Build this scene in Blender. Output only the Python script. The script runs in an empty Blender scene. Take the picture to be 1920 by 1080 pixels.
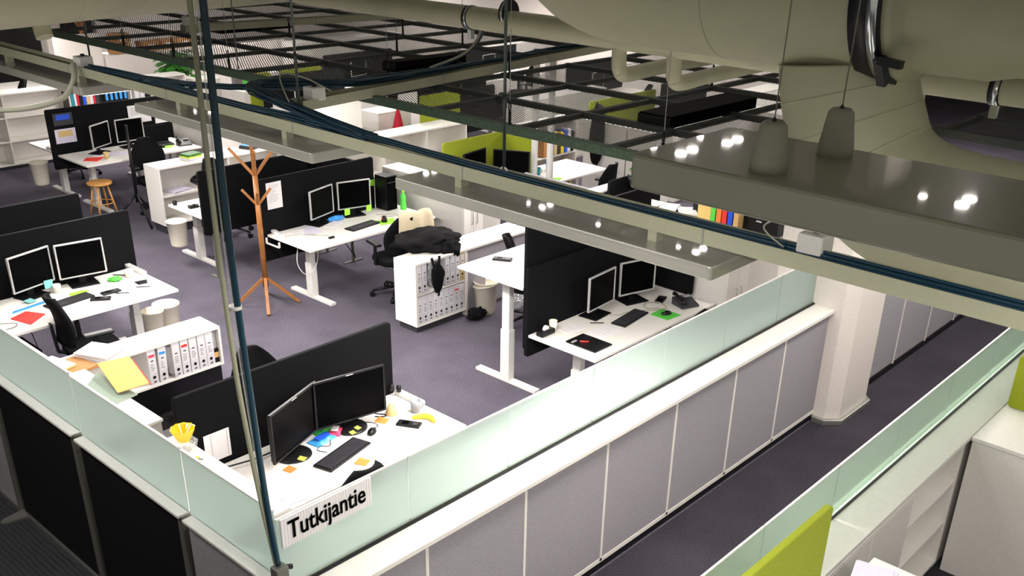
import bpy, bmesh, math, random
from mathutils import Vector, Matrix, noise
random.seed(7)
PI = math.pi
R = math.radians
sc = bpy.context.scene
COL = sc.collection

# ------------------------------------------------------------------ camera
cam_d = bpy.data.cameras.new('camera'); cam = bpy.data.objects.new('camera', cam_d); COL.objects.link(cam)
sc.camera = cam
cam_d.sensor_width = 36; cam_d.lens = 1846.5 * 36 / 1920
cam_d.shift_x = -28.1 / 1920; cam_d.shift_y = 189.1 / 1920
cam_d.clip_start = 0.05; cam_d.clip_end = 200
yaw, pit, roll = 0.724465455, 0.463622473, 0.0256205188
fwd = Vector((math.cos(yaw) * math.cos(pit), math.sin(yaw) * math.cos(pit), -math.sin(pit)))
rgt = fwd.cross(Vector((0, 0, 1))).normalized(); up = rgt.cross(fwd)
r2 = rgt * math.cos(roll) + up * math.sin(roll); u2 = r2.cross(fwd)
cam.matrix_world = Matrix(((r2.x, u2.x, -fwd.x, 0), (r2.y, u2.y, -fwd.y, 0), (r2.z, u2.z, -fwd.z, 4.2), (0, 0, 0, 1)))

# ------------------------------------------------------------------ world, exposure, large lights
w = bpy.data.worlds.new('world'); sc.world = w; w.use_nodes = True
bgn = w.node_tree.nodes['Background']; bgn.inputs[0].default_value = (.94, .93, .80, 1); bgn.inputs[1].default_value = 0.24
sc.view_settings.view_transform = 'Standard'; sc.view_settings.look = 'None'
sc.view_settings.gamma = 1.0; sc.view_settings.exposure = 0.35; sc.view_settings.use_curve_mapping = False

def area_light(name, x, y, z, sx, sy, power, col=(1, .95, .9), rx=0.0, spread=None):
    d = bpy.data.lights.new(name, 'AREA'); d.shape = 'RECTANGLE'; d.size = sx; d.size_y = sy; d.energy = power; d.color = col
    if spread: d.spread = spread
    o = bpy.data.objects.new(name, d); o.location = (x, y, z); o.rotation_euler = (rx, 0, 0); COL.objects.link(o)
    return o
# daylight-tube strips of the office: rows hung along the aisles (below the ceiling rafts)
for x, y in ((8.1, 7.0), (8.1, 11.0), (8.1, 15.0), (12.0, 5.0), (12.0, 9.5), (12.0, 14.0), (12.0, 18.0), (7.6, 18.5), (16.5, 8), (16.5, 14), (16.5, 4.0)):
    area_light('unseen_tube_light', x, y, 2.38, .2, 2.4, 75)
area_light('aisle_fill_light', 3.0, 2.75, 2.9, 1.6, .3, 16)  # added fill over the near corridor, has no lamp body
area_light('entry_fill_light', 1.2, 5.6, 3.1, .3, 3.0, 34)  # unseen fill added to brighten the left partition rails
area_light('aisle_fill_light', 8.8, 2.6, 2.40, 5.0, .3, 62)  # corridor fill, added without a fitting
area_light('aisle_fill_light', 14.5, 2.6, 2.40, 5.0, .3, 60)  # second added fill, farther up the corridor
area_light('hall_fill_light', 2.9, 5.6, 3.15, .3, 3.6, 42)  # unseen fill added over the nearest desk
area_light('hall_fill_light', 2.9, 9.6, 3.0, .3, 3.0, 42)  # unseen fill added over the left desk
area_light('hall_fill_light', 5.6, .4, 2.9, 4.0, .3, 30)  # added fill for the furniture right of the corridor
for x, y in ((17.8, 6), (17.8, 11), (17.8, 16), (17.8, 21), (14, 23), (10.5, 22.5)):
    area_light('unseen_tube_light', x, y, 2.38, .2, 2.4, 70)  # added unseen to brighten the far white office walls

# ------------------------------------------------------------------ materials
def mat(name, col, rough=.5, metal=0.0, var=0.0, scale=40.0, bump=0.0, coat=0.0, spec=.5, sheen=0.0, detail=3, emit=None, es=0.0):
    m = bpy.data.materials.new(name); m.use_nodes = True
    nt = m.node_tree; n = nt.nodes; l = nt.links; b = n['Principled BSDF']
    b.inputs['Base Color'].default_value = (*col, 1); b.inputs['Roughness'].default_value = rough; b.inputs['Metallic'].default_value = metal
    b.inputs['Specular IOR Level'].default_value = spec
    b.inputs['Coat Weight'].default_value = coat; b.inputs['Coat Roughness'].default_value = .03
    b.inputs['Sheen Weight'].default_value = sheen
    tc = n.new('ShaderNodeTexCoord'); nz = n.new('ShaderNodeTexNoise')
    nz.inputs['Scale'].default_value = scale; nz.inputs['Detail'].default_value = detail
    l.new(tc.outputs['Object'], nz.inputs['Vector'])
    v = var if var else .03
    rp = n.new('ShaderNodeValToRGB')
    rp.color_ramp.elements[0].position = .3; rp.color_ramp.elements[1].position = .7
    rp.color_ramp.elements[0].color = (*[max(0, c * (1 - v)) for c in col], 1); rp.color_ramp.elements[1].color = (*[min(1, c * (1 + v)) for c in col], 1)
    l.new(nz.outputs['Fac'], rp.inputs['Fac']); l.new(rp.outputs['Color'], b.inputs['Base Color'])
    if bump:
        bp = n.new('ShaderNodeBump'); bp.inputs['Strength'].default_value = bump; bp.inputs['Distance'].default_value = .004
        l.new(nz.outputs['Fac'], bp.inputs['Height']); l.new(bp.outputs['Normal'], b.inputs['Normal'])
    if emit:
        b.inputs['Emission Color'].default_value = (*emit, 1); b.inputs['Emission Strength'].default_value = es
    return m
M = {}
M['white'] = mat('white_laminate', (.80, .765, .72), .42)
M['whitemetal'] = mat('white_metal', (.74, .72, .69), .35)
M['cream'] = mat('cream_plastic', (.78, .72, .60), .45)
M['greypanel'] = mat('grey_fabric_panel', (.315, .295, .325), .95, var=.22, scale=160, bump=.3)
M['darkpanel'] = mat('charcoal_fabric_panel', (.007, .007, .008), .85, var=.3, scale=180, bump=.3, spec=.12)
M['screenfab'] = mat('dark_fabric_screen', (.004, .004, .0048), .8, var=.25, scale=140, bump=.25, spec=.12)
M['lime'] = mat('lime_felt', (.28, .33, .014), .95, var=.10, scale=150, bump=.3)
M['alu'] = mat('brushed_aluminium', (.50, .50, .46), .38, .85)
M['greymetal'] = mat('grey_post_metal', (.16, .16, .14), .45, .4)
M['silver'] = mat('silver_plastic', (.52, .52, .52), .35, .3)
M['black'] = mat('black_plastic', (.006, .006, .007), .38, spec=.3)
M['blackgloss'] = mat('black_screen_gloss', (.0012, .0012, .0015), .3, spec=.03)
M['blackfab'] = mat('black_mesh_fabric', (.004, .004, .0045), .8, bump=.3, scale=300, spec=.12)
M['darkgrey'] = mat('dark_grey_plastic', (.035, .035, .04), .4)
M['grey'] = mat('mid_grey', (.30, .30, .32), .5)
M['wood'] = mat('birch_wood', (.62, .30, .085), .45, var=.2, scale=14)
M['orangewood'] = mat('honey_wood', (.33, .13, .035), .4, var=.2, scale=14)
M['duct'] = mat('cream_painted_duct', (.56, .55, .385), .55, var=.03, scale=8)
M['tray'] = mat('tray_painted_steel', (.42, .42, .30), .42)
M['lampcase'] = mat('lamp_casing_gloss', (.62, .61, .48), .3, coat=1.0, var=.04, scale=4)
M['lampcase2'] = mat('hanging_lamp_casing_gloss', (.34, .33, .29), .3, coat=1.0, var=.04, scale=4)
M['raftframe'] = mat('raft_frame_steel', (.045, .050, .045), .42, .3, var=.25, scale=60)
M['raftgreen'] = mat('raft_edge_green_grey', (.075, .12, .08), .38, .3, var=.25, scale=30)
M['cable'] = mat('blue_cable', (.006, .035, .062), .4)
M['cablegrey'] = mat('grey_cable', (.36, .36, .28), .5)
M['poleblue'] = mat('dark_blue_tube', (.010, .045, .075), .25)
M['grip'] = mat('cone_grip_plastic', (.60, .58, .47), .5)
M['rod'] = mat('steel_rod', (.09, .11, .10), .4, .5)
M['rubber'] = mat('clamp_rubber', (.006, .006, .010), .4)
M['chrome'] = mat('chrome', (.8, .85, .88), .2, 1.0)
M['paper'] = mat('paper', (.78, .75, .76), .8, var=.02)
M['paperlilac'] = mat('lilac_paper', (.66, .62, .74), .8, var=.05, scale=20)
M['beige'] = mat('manila_paper', (.66, .42, .16), .8)
M['envelope'] = mat('yellow_envelope', (.72, .50, .16), .75)
M['binder'] = mat('binder_grey_white', (.64, .62, .64), .5)
M['binderspine'] = mat('binder_spine_label', (.72, .70, .72), .6)
M['red'] = mat('red_card', (.75, .035, .025), .5)
M['orange'] = mat('orange_note', (.90, .22, .04), .8)
M['limenote'] = mat('lime_note', (.36, .80, .06), .8)
M['yellownote'] = mat('yellow_note', (.60, .68, .08), .8)
M['cyannote'] = mat('cyan_note', (.22, .55, .55), .8)
M['green'] = mat('green_plastic', (.10, .62, .07), .45)
M['greendark'] = mat('green_label', (.02, .35, .06), .5)
M['blue'] = mat('blue_plastic', (.02, .09, .70), .35)
M['skyblue'] = mat('sky_blue_wrap', (.05, .32, .80), .35)
M['pink'] = mat('pink_wrap', (.75, .06, .14), .4)
M['yellow'] = mat('banana_yellow', (.80, .58, .03), .5)
M['brown'] = mat('brown_tip', (.10, .06, .02), .6)
M['towel'] = mat('beige_towel', (.62, .52, .36), .95, var=.12, scale=90, bump=.5)
M['leaf'] = mat('leaf_green', (.03, .16, .015), .5, var=.4, scale=20)
M['card'] = mat('cardboard', (.42, .20, .07), .8, var=.1)
M['tan'] = mat('tan_card', (.62, .45, .20), .7)
M['crimson'] = mat('crimson_cloth', (.55, .01, .03), .8)
M['teal'] = mat('teal_ceramic', (.02, .25, .33), .35)
M['mug'] = mat('grey_ceramic', (.26, .26, .28), .35)
M['bulb'] = mat('ceiling_spot_glow', (1, 1, 1), .5, emit=(1, .93, .85), es=60)
M['tube'] = mat('lamp_tube_glow', (1, 1, 1), .5, emit=(1, .96, .92), es=5)
M['ceil'] = mat('ceiling_paint', (.30, .30, .26), .8)
M['darkwall'] = mat('night_wall', (.02, .02, .022), .7)
M['white_wall'] = mat('white_wall_paint', (.72, .66, .62), .7)
M['signblack'] = mat('sign_lettering', (.01, .01, .01), .6)

def carpet(name, c0, c1, stripes=False):
    m = bpy.data.materials.new(name); m.use_nodes = True; nt = m.node_tree; n = nt.nodes; l = nt.links; b = n['Principled BSDF']
    tc = n.new('ShaderNodeTexCoord')
    a = n.new('ShaderNodeTexNoise'); a.inputs['Scale'].default_value = 60; a.inputs['Detail'].default_value = 6; a.inputs['Roughness'].default_value = .75
    c = n.new('ShaderNodeTexNoise'); c.inputs['Scale'].default_value = 2.2; c.inputs['Detail'].default_value = 4
    l.new(tc.outputs['Object'], a.inputs['Vector']); l.new(tc.outputs['Object'], c.inputs['Vector'])
    mx = n.new('ShaderNodeMath'); mx.operation = 'MULTIPLY_ADD'; mx.inputs[1].default_value = .35
    l.new(c.outputs['Fac'], mx.inputs[0]); l.new(a.outputs['Fac'], mx.inputs[2])
    rp = n.new('ShaderNodeValToRGB'); rp.color_ramp.elements[0].position = .50; rp.color_ramp.elements[1].position = .86
    rp.color_ramp.elements[0].color = (*c0, 1); rp.color_ramp.elements[1].color = (*c1, 1)
    last = mx.outputs[0]
    if stripes:
        wv = n.new('ShaderNodeTexWave'); wv.bands_direction = 'X'; wv.inputs['Scale'].default_value = 9; wv.inputs['Distortion'].default_value = 3; wv.inputs['Detail'].default_value = 4
        l.new(tc.outputs['Object'], wv.inputs['Vector'])
        ad = n.new('ShaderNodeMath'); ad.operation = 'MULTIPLY_ADD'; ad.inputs[1].default_value = .25
        l.new(wv.outputs['Fac'], ad.inputs[0]); l.new(last, ad.inputs[2]); last = ad.outputs[0]
    l.new(last, rp.inputs['Fac']); l.new(rp.outputs['Color'], b.inputs['Base Color'])
    b.inputs['Roughness'].default_value = 1; b.inputs['Specular IOR Level'].default_value = .15
    bp = n.new('ShaderNodeBump'); bp.inputs['Strength'].default_value = .5; bp.inputs['Distance'].default_value = .01
    l.new(a.outputs['Fac'], bp.inputs['Height']); l.new(bp.outputs['Normal'], b.inputs['Normal'])
    return m
M['carpet'] = carpet('office_carpet', (.064, .057, .078), (.145, .128, .163))
M['carpetdark'] = carpet('corridor_carpet', (.026, .023, .030), (.060, .053, .067))
M['carpetstripe'] = carpet('striped_carpet', (.010, .010, .012), (.050, .050, .055), True)

def frosted(name, col, see, gloss):
    m = bpy.data.materials.new(name); m.use_nodes = True; nt = m.node_tree; n = nt.nodes; l = nt.links
    for x in list(n):
        if x.type == 'BSDF_PRINCIPLED': n.remove(x)
    out = n['Material Output']
    tc = n.new('ShaderNodeTexCoord'); nz = n.new('ShaderNodeTexNoise'); nz.inputs['Scale'].default_value = 3
    l.new(tc.outputs['Object'], nz.inputs['Vector'])
    rp = n.new('ShaderNodeValToRGB'); rp.color_ramp.elements[0].color = (*[c * .96 for c in col], 1); rp.color_ramp.elements[1].color = (*col, 1)
    l.new(nz.outputs['Fac'], rp.inputs['Fac'])
    tr = n.new('ShaderNodeBsdfTranslucent'); di = n.new('ShaderNodeBsdfDiffuse'); gl = n.new('ShaderNodeBsdfGlossy'); tp = n.new('ShaderNodeBsdfTransparent')
    l.new(rp.outputs['Color'], tr.inputs['Color']); l.new(rp.outputs['Color'], di.inputs['Color'])
    tp.inputs['Color'].default_value = (*[min(1, c + .2) for c in col], 1)
    gl.inputs['Roughness'].default_value = .08
    m1 = n.new('ShaderNodeMixShader'); m1.inputs[0].default_value = .45; l.new(tr.outputs[0], m1.inputs[1]); l.new(di.outputs[0], m1.inputs[2])
    m2 = n.new('ShaderNodeMixShader'); m2.inputs[0].default_value = see; l.new(m1.outputs[0], m2.inputs[1]); l.new(tp.outputs[0], m2.inputs[2])
    m3 = n.new('ShaderNodeMixShader'); m3.inputs[0].default_value = gloss; l.new(m2.outputs[0], m3.inputs[1]); l.new(gl.outputs[0], m3.inputs[2])
    l.new(m3.outputs[0], out.inputs['Surface'])
    return m
def roughglass(name, tint, rough, body, gloss):
    m = bpy.data.materials.new(name); m.use_nodes = True; nt = m.node_tree; n = nt.nodes; l = nt.links
    n.remove(n['Principled BSDF']); out = n['Material Output']
    tc = n.new('ShaderNodeTexCoord'); nz = n.new('ShaderNodeTexNoise'); nz.inputs['Scale'].default_value = 2.5; l.new(tc.outputs['Object'], nz.inputs['Vector'])
    rp = n.new('ShaderNodeValToRGB'); rp.color_ramp.elements[0].color = (*[c * .97 for c in tint], 1); rp.color_ramp.elements[1].color = (*tint, 1); l.new(nz.outputs['Fac'], rp.inputs['Fac'])
    rf = n.new('ShaderNodeBsdfRefraction'); rf.inputs['IOR'].default_value = 1.02 if rough < .3 else 1.12; rf.inputs['Roughness'].default_value = rough
    di = n.new('ShaderNodeBsdfDiffuse'); tr = n.new('ShaderNodeBsdfTranslucent'); gl = n.new('ShaderNodeBsdfGlossy'); gl.inputs['Roughness'].default_value = .1
    for q in (rf, di, tr): l.new(rp.outputs['Color'], q.inputs['Color'])
    m0 = n.new('ShaderNodeMixShader'); m0.inputs[0].default_value = .5; l.new(di.outputs[0], m0.inputs[1]); l.new(tr.outputs[0], m0.inputs[2])
    m1 = n.new('ShaderNodeMixShader'); m1.inputs[0].default_value = body; l.new(rf.outputs[0], m1.inputs[1]); l.new(m0.outputs[0], m1.inputs[2])
    m2 = n.new('ShaderNodeMixShader'); m2.inputs[0].default_value = gloss; l.new(m1.outputs[0], m2.inputs[1]); l.new(gl.outputs[0], m2.inputs[2])
    l.new(m2.outputs[0], out.inputs['Surface']); return m
M['frost'] = roughglass('frosted_glass', (.69, .775, .745), .75, .42, .04)
M['frost2'] = roughglass('greenish_glass', (.74, .88, .78), .10, .30, .22)
M['pale_plastic'] = frosted('pale_plastic_folder', (.62, .70, .62), .10, .05)
M['clear'] = frosted('clear_plastic', (.85, .88, .92), .75, .15)
M['amber'] = frosted('amber_glass', (.98, .74, .03), .12, .10)

def meshmat():
    m = bpy.data.materials.new('expanded_steel_mesh'); m.use_nodes = True; nt = m.node_tree; n = nt.nodes; l = nt.links; b = n['Principled BSDF']; out = n['Material Output']
    b.inputs['Base Color'].default_value = (.06, .062, .055, 1); b.inputs['Metallic'].default_value = .3; b.inputs['Roughness'].default_value = .45
    tc = n.new('ShaderNodeTexCoord'); sx = n.new('ShaderNodeSeparateXYZ'); l.new(tc.outputs['Object'], sx.inputs[0])
    def tri(sock, period):
        a = n.new('ShaderNodeMath'); a.operation = 'DIVIDE'; a.inputs[1].default_value = period; l.new(sock, a.inputs[0])
        p = n.new('ShaderNodeMath'); p.operation = 'PINGPONG'; p.inputs[1].default_value = .5; l.new(a.outputs[0], p.inputs[0]); return p.outputs[0]
    # diamond lattice: |u|+|v| distance to strand
    tx = tri(sx.outputs['X'], .030); ty = tri(sx.outputs['Y'], .052)
    s = n.new('ShaderNodeMath'); s.operation = 'ADD'; l.new(tx, s.inputs[0]); l.new(ty, s.inputs[1])
    d = n.new('ShaderNodeMath'); d.operation = 'SUBTRACT'; d.inputs[1].default_value = .5; l.new(s.outputs[0], d.inputs[0])
    a = n.new('ShaderNodeMath'); a.operation = 'ABSOLUTE'; l.new(d.outputs[0], a.inputs[0])
    g = n.new('ShaderNodeMath'); g.operation = 'GREATER_THAN'; g.inputs[1].default_value = .18; l.new(a.outputs[0], g.inputs[0])
    tp = n.new('ShaderNodeBsdfTransparent'); mx = n.new('ShaderNodeMixShader')
    l.new(g.outputs[0], mx.inputs[0]); l.new(b.outputs[0], mx.inputs[1]); l.new(tp.outputs[0], mx.inputs[2]); l.new(mx.outputs[0], out.inputs['Surface'])
    return m
M['mesh'] = meshmat()

# ------------------------------------------------------------------ mesh builder
class MB:
    def __init__(s): s.v = []; s.f = []; s.sm = []
    def add(s, vs, fs, smooth=False):
        k = len(s.v); s.v += [tuple(v) for v in vs]; s.f += [tuple(i + k for i in f) for f in fs]; s.sm += [smooth] * len(fs); return s
    def box(s, x0, y0, z0, x1, y1, z1):
        x0, x1 = sorted((x0, x1)); y0, y1 = sorted((y0, y1)); z0, z1 = sorted((z0, z1))
        v = [(x0, y0, z0), (x1, y0, z0), (x1, y1, z0), (x0, y1, z0), (x0, y0, z1), (x1, y0, z1), (x1, y1, z1), (x0, y1, z1)]
        return s.add(v, [(0, 3, 2, 1), (4, 5, 6, 7), (0, 1, 5, 4), (1, 2, 6, 5), (2, 3, 7, 6), (3, 0, 4, 7)])
    def prism(s, poly, z0, z1):
        a = sum(poly[i][0] * poly[(i + 1) % len(poly)][1] - poly[(i + 1) % len(poly)][0] * poly[i][1] for i in range(len(poly)))
        if a < 0: poly = poly[::-1]
        n = len(poly); v = [(x, y, z0) for x, y in poly] + [(x, y, z1) for x, y in poly]
        return s.add(v, [tuple(range(n))[::-1], tuple(range(n, 2 * n))] + [(i, (i + 1) % n, n + (i + 1) % n, n + i) for i in range(n)])
    def beam(s, p, q, w, h, upv=(0, 0, 1)):
        p = Vector(p); q = Vector(q); d = (q - p).normalized(); u = Vector(upv)
        sd = d.cross(u)
        if sd.length < 1e-4: sd = d.cross(Vector((0, 1, 0)))
        sd.normalize(); u = sd.cross(d)
        v = []
        for c in (p, q):
            for a, b in ((-1, -1), (1, -1), (1, 1), (-1, 1)): v.append(c + sd * a * w / 2 + u * b * h / 2)
        return s.add(v, [(0, 3, 2, 1), (4, 5, 6, 7), (0, 1, 5, 4), (1, 2, 6, 5), (2, 3, 7, 6), (3, 0, 4, 7)])
    def tube(s, path, r, seg=8, caps=True):
        P = [Vector(p) for p in path]; rs = r if isinstance(r, (list, tuple)) else [r] * len(P)
        d0 = (P[1] - P[0]).normalized(); a = d0.orthogonal().normalized(); vs = []; n = len(P)
        for i, p in enumerate(P):
            d = (P[min(i + 1, n - 1)] - P[max(i - 1, 0)])
            d = d.normalized() if d.length > 1e-9 else d0
            a = (a - d * a.dot(d)); a = a.normalized() if a.length > 1e-6 else d.orthogonal().normalized()
            b = d.cross(a)
            for j in range(seg):
                t = 2 * PI * j / seg; vs.append(p + (a * math.cos(t) + b * math.sin(t)) * rs[i])
        fs = [(i * seg + j, i * seg + (j + 1) % seg, (i + 1) * seg + (j + 1) % seg, (i + 1) * seg + j) for i in range(n - 1) for j in range(seg)]
        s.add(vs, fs, True)
        if caps: 
            s.add(vs[:seg], [tuple(range(seg))[::-1]]); s.add(vs[-seg:], [tuple(range(seg))])
        return s
    def cyl(s, x, y, z0, z1, r0, r1=None, seg=20):
        return s.tube([(x, y, z0), (x, y, z1)], [r0, r0 if r1 is None else r1], seg)
    def lathe(s, prof, x=0, y=0, seg=24, flute=0):
        vs = []; n = len(prof)
        for r, z in prof:
            for j in range(seg):
                t = 2 * PI * j / seg; rr = r * (1 + (flute * (1 if j % 2 else -1)))
                vs.append((x + rr * math.cos(t), y + rr * math.sin(t), z))
        fs = [(i * seg + j, i * seg + (j + 1) % seg, (i + 1) * seg + (j + 1) % seg, (i + 1) * seg + j) for i in range(n - 1) for j in range(seg)]
        return s.add(vs, fs, True)
    def quad(s, a, b, c, d): return s.add([a, b, c, d], [(0, 1, 2, 3)])
    def rrect(s, x0, z0, x1, z1, y0, y1, r, k=5):
        # upright panel in the XZ plane with rounded corners, from y0 to y1
        pts = []
        for cx, cz, a0 in ((x1 - r, z1 - r, 0), (x0 + r, z1 - r, 90), (x0 + r, z0 + r, 180), (x1 - r, z0 + r, 270)):
            for i in range(k + 1):
                a = R(a0 + 90 * i / k); pts.append((cx + r * math.cos(a), cz + r * math.sin(a)))
        n = len(pts); v = [(x, y0, z) for x, z in pts] + [(x, y1, z) for x, z in pts]
        return s.add(v, [tuple(range(n)), tuple(range(n, 2 * n))[::-1]] + [((i + 1) % n, i, n + i, n + (i + 1) % n) for i in range(n)])
    def xf(s, loc=(0, 0, 0), rz=0, rx=0, ry=0):
        m = Matrix.Translation(loc) @ Matrix.Rotation(rz, 4, 'Z') @ Matrix.Rotation(ry, 4, 'Y') @ Matrix.Rotation(rx, 4, 'X')
        s.v = [tuple(m @ Vector(v)) for v in s.v]; return s

def base_of(name): return name
def build(name, mb, m, parent=None, bevel=0.0, world=True, subs=0, kind=None):
    me = bpy.data.meshes.new(name)
    off = Vector((0, 0, 0))
    if parent is not None and world: off = abs_loc(parent)
    elif parent is None:
        xs = [v[0] for v in mb.v]; ys = [v[1] for v in mb.v]; zs = [v[2] for v in mb.v]
        off = Vector(((min(xs) + max(xs)) / 2, (min(ys) + max(ys)) / 2, min(zs)))
    me.from_pydata([(v[0] - off.x, v[1] - off.y, v[2] - off.z) for v in mb.v], [], mb.f)
    me.polygons.foreach_set('use_smooth', mb.sm)
    bm = bmesh.new(); bm.from_mesh(me); bmesh.ops.remove_doubles(bm, verts=bm.verts, dist=1e-5); bmesh.ops.recalc_face_normals(bm, faces=bm.faces); bm.to_mesh(me); bm.free()
    me.materials.append(M[m] if isinstance(m, str) else m)
    o = bpy.data.objects.new(name, me); COL.objects.link(o)
    if parent is not None: o.parent = parent
    else: o.location = off
    if bevel:
        bv = o.modifiers.new('bevel', 'BEVEL'); bv.width = bevel; bv.segments = 2; bv.limit_method = 'ANGLE'
    if subs:
        sv = o.modifiers.new('sub', 'SUBSURF'); sv.levels = subs; sv.render_levels = subs
    if kind: o['kind'] = kind
    return o
def abs_loc(o):
    v = Vector(o.location); p = o.parent
    while p is not None: v = v + Vector(p.location); p = p.parent
    return v
def thing(name, label, cat, loc=(0, 0, 0), rz=0, group=None):
    o = bpy.data.objects.new(name, None); COL.objects.link(o); o.location = loc; o.rotation_euler = (0, 0, rz); o.empty_display_size = .1
    o['label'] = label; o['category'] = cat
    if group: o['group'] = group
    return o
def tag(o, label, cat, group=None, kind=None):
    o['label'] = label; o['category'] = cat
    if group: o['group'] = group
    if kind: o['kind'] = kind
    return o
def solo(name, mb, m, label, cat, group=None, bevel=0.0, subs=0, kind=None):
    return tag(build(name, mb, m, None, bevel, subs=subs), label, cat, group, kind)
def dup(root, loc, rz, label, group=None):
    r = root.copy(); COL.objects.link(r); r.location = loc; r.rotation_euler = (0, 0, rz); r['label'] = label
    if group: r['group'] = group
    elif 'group' in r: del r['group']
    for ch in list(root.children):
        c = ch.copy(); COL.objects.link(c); c.parent = r
        for g in ch.children:
            d = g.copy(); COL.objects.link(d); d.parent = c
    return r
def struct(name, mb, m, bevel=0.0, parent=None): return build(name, mb, m, parent, bevel, kind='structure')
def part(p, name, mb, m, bevel=0.0, label=None, subs=0, kind=None):
    # part given in the thing's own coordinates
    o = build(name, mb, m, p, bevel, world=False, subs=subs, kind=kind)
    if label: o['label'] = label
    return o
ORD = ['first', 'second', 'third', 'fourth', 'fifth', 'sixth', 'seventh', 'eighth', 'ninth', 'tenth', 'eleventh']

# ================================================================== the setting
struct('floor', MB().box(2.13, 3.3, -.1, 30, 30, 0), 'carpet')
struct('floor', MB().box(-4, -4, -.1, 30, 3.3, 0), 'carpetdark')
struct('floor', MB().box(-4, 3.3, -.1, 2.13, 30, 0), 'carpetstripe')
struct('ceiling', MB().box(-4, -4, 5.3, 30, 30, 5.4), 'ceil')
struct('wall_back', MB().box(-4, 29.8, 0, 30, 30, 5.3), 'darkwall')
struct('wall_right', MB().box(29.8, -4, 0, 30, 29.8, 5.3), 'darkwall')
struct('wall_office', MB().box(19.4, 8.5, 0, 19.6, 26.2, 2.9), 'white_wall')
struct('wall_office_back', MB().box(12.4, 26, 0, 19.4, 26.2, 2.9), 'white_wall')

# low wall along the corridor
wl = struct('wall_near', MB().box(2.15, 3.33, .06, 7.75, 3.88, 1.05), 'white')
sx_ = [2.13, 2.94, 3.745, 4.545, 5.34, 6.14, 6.90, 7.70]
for k in range(7): struct('wall_panel', MB().box(sx_[k] + .02, 3.31, .10, sx_[k + 1] - .002, 3.335, 1.035), 'greypanel', parent=wl)
for k in range(1, 7): struct('trim_strip', MB().box(sx_[k] - .002, 3.306, .075, sx_[k] + .02, 3.335, 1.045), 'white', parent=wl)
struct('trim_strip', MB().box(2.15, 3.306, .066, 7.72, 3.335, .10), 'white', parent=wl)
struct('baseboard_near', MB().box(2.15, 3.315, 0, 7.75, 3.345, .065), 'black')
struct('trim_1', MB().box(2.13, 3.27, 1.05, 7.78, 3.90, 1.082), 'white', bevel=.003)
struct('trim_2', MB().box(2.13, 3.457, 1.082, 7.9, 3.475, 1.094), 'black')
# office side of that wall is white
# same wall beyond the column
wl2 = struct('wall_far', MB().box(8.4, 3.26, .06, 18, 3.75, 1.05), 'white')
for k in range(11):
    x0 = 8.42 + k * .805
    struct('wall_panel', MB().box(x0, 3.24, .10, x0 + .785, 3.265, 1.035), 'greypanel', parent=wl2)
for k in range(11): struct('trim_strip', MB().box(8.40 + k * .805, 3.236, .07, 8.42 + k * .805, 3.265, 1.045), 'white', parent=wl2)
struct('baseboard_far', MB().box(8.4, 3.245, 0, 18, 3.275, .065), 'black')
struct('trim_3', MB().box(8.4, 3.22, 1.05, 9.35, 3.55, 1.082), 'white', bevel=.003)
# column
struct('wall_column', MB().prism([(7.66, 3.20), (7.76, 3.10), (8.30, 3.10), (8.40, 3.20), (8.40, 3.85), (7.66, 3.85)], 0, 5.3), 'white_wall')
struct('baseboard_column', MB().prism([(7.62, 3.18), (7.74, 3.06), (8.32, 3.06), (8.44, 3.18), (8.44, 3.30), (7.62, 3.30)], 0, .05), 'alu', bevel=.004)

# frosted glass panes on the corridor wall
edges = [2.14, 2.985, 3.78, 4.59, 5.39, 6.20, 7.02, 7.74]
where = ['nearest the corner behind the name sign', 'next to the pane with the name sign', 'third from the corner', 'fourth from the corner', 'fifth from the corner',
         'sixth from the corner', 'last one meeting the white column']
for i in range(7):
    a, b = edges[i] + .004, edges[i + 1] - .004
    t = thing('glass_screen', 'frosted glass pane on the grey corridor wall, ' + where[i], 'glass screen', ((a + b) / 2, 3.485, 1.09), group='frosted panes on the long corridor wall')
    wd = (b - a) / 2
    part(t, 'pane', MB().box(-wd, -.004, .006, wd, .004, .41), 'frost')
    part(t, 'top_edge', MB().box(-wd, -.006, .41, wd, .006, .418), 'whitemetal')
    part(t, 'bottom_rail', MB().box(-wd, -.012, -.006, wd, .012, .012), 'alu')

# left partition modules (outer face looks to the entrance hall)
def partition(y0, y1, ztop, panelmat, label, foot=False, glass=True):
    t = thing('partition_screen', label, 'partition', (2.13, (y0 + y1) / 2, 0), group='partition modules on the left side')
    h = (y1 - y0) / 2
    part(t, 'panel', MB().box(-.015, -h + .03, .03, .03, h - .03, ztop - .02), panelmat)
    part(t, 'post', MB().box(-.03, -h, 0, .035, -h + .05, ztop - .01), 'greymetal', bevel=.006)
    part(t, 'floor_channel', MB().box(-.03, -h + .05, 0, .03, h, .03), 'alu')
    part(t, 'top_rail', MB().prism([(-.045, -h + .01), (.045, -h + .01), (.045, h - .02), (-.045, h - .02)], ztop - .022, ztop), 'whitemetal', bevel=.006)
    part(t, 'glass_pane', MB().box(.018, -h + .006, ztop, .026, h - .006, ztop + .40), 'frost')
    part(t, 'pane_edge', MB().box(.014, -h + .006, ztop + .40, .030, h - .006, ztop + .408), 'whitemetal')
    if foot:
        part(t, 'foot', MB().prism([(-.20, h - .03), (-.17, h + .0), (-.02, h + .03), (-.02, h - .09), (-.17, h - .06)], 0, .014), 'alu')
    return t
partition(3.50, 4.335, 1.145, 'greypanel', 'dark grey fabric partition with glass top, the one at the wall corner')
partition(4.345, 5.585, 1.15, 'darkpanel', 'black fabric partition with frosted glass top, second from the corner')
partition(5.595, 6.85, 1.165, 'darkpanel', 'black fabric partition with frosted glass top, third from the corner, with a floor foot', foot=True)
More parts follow.
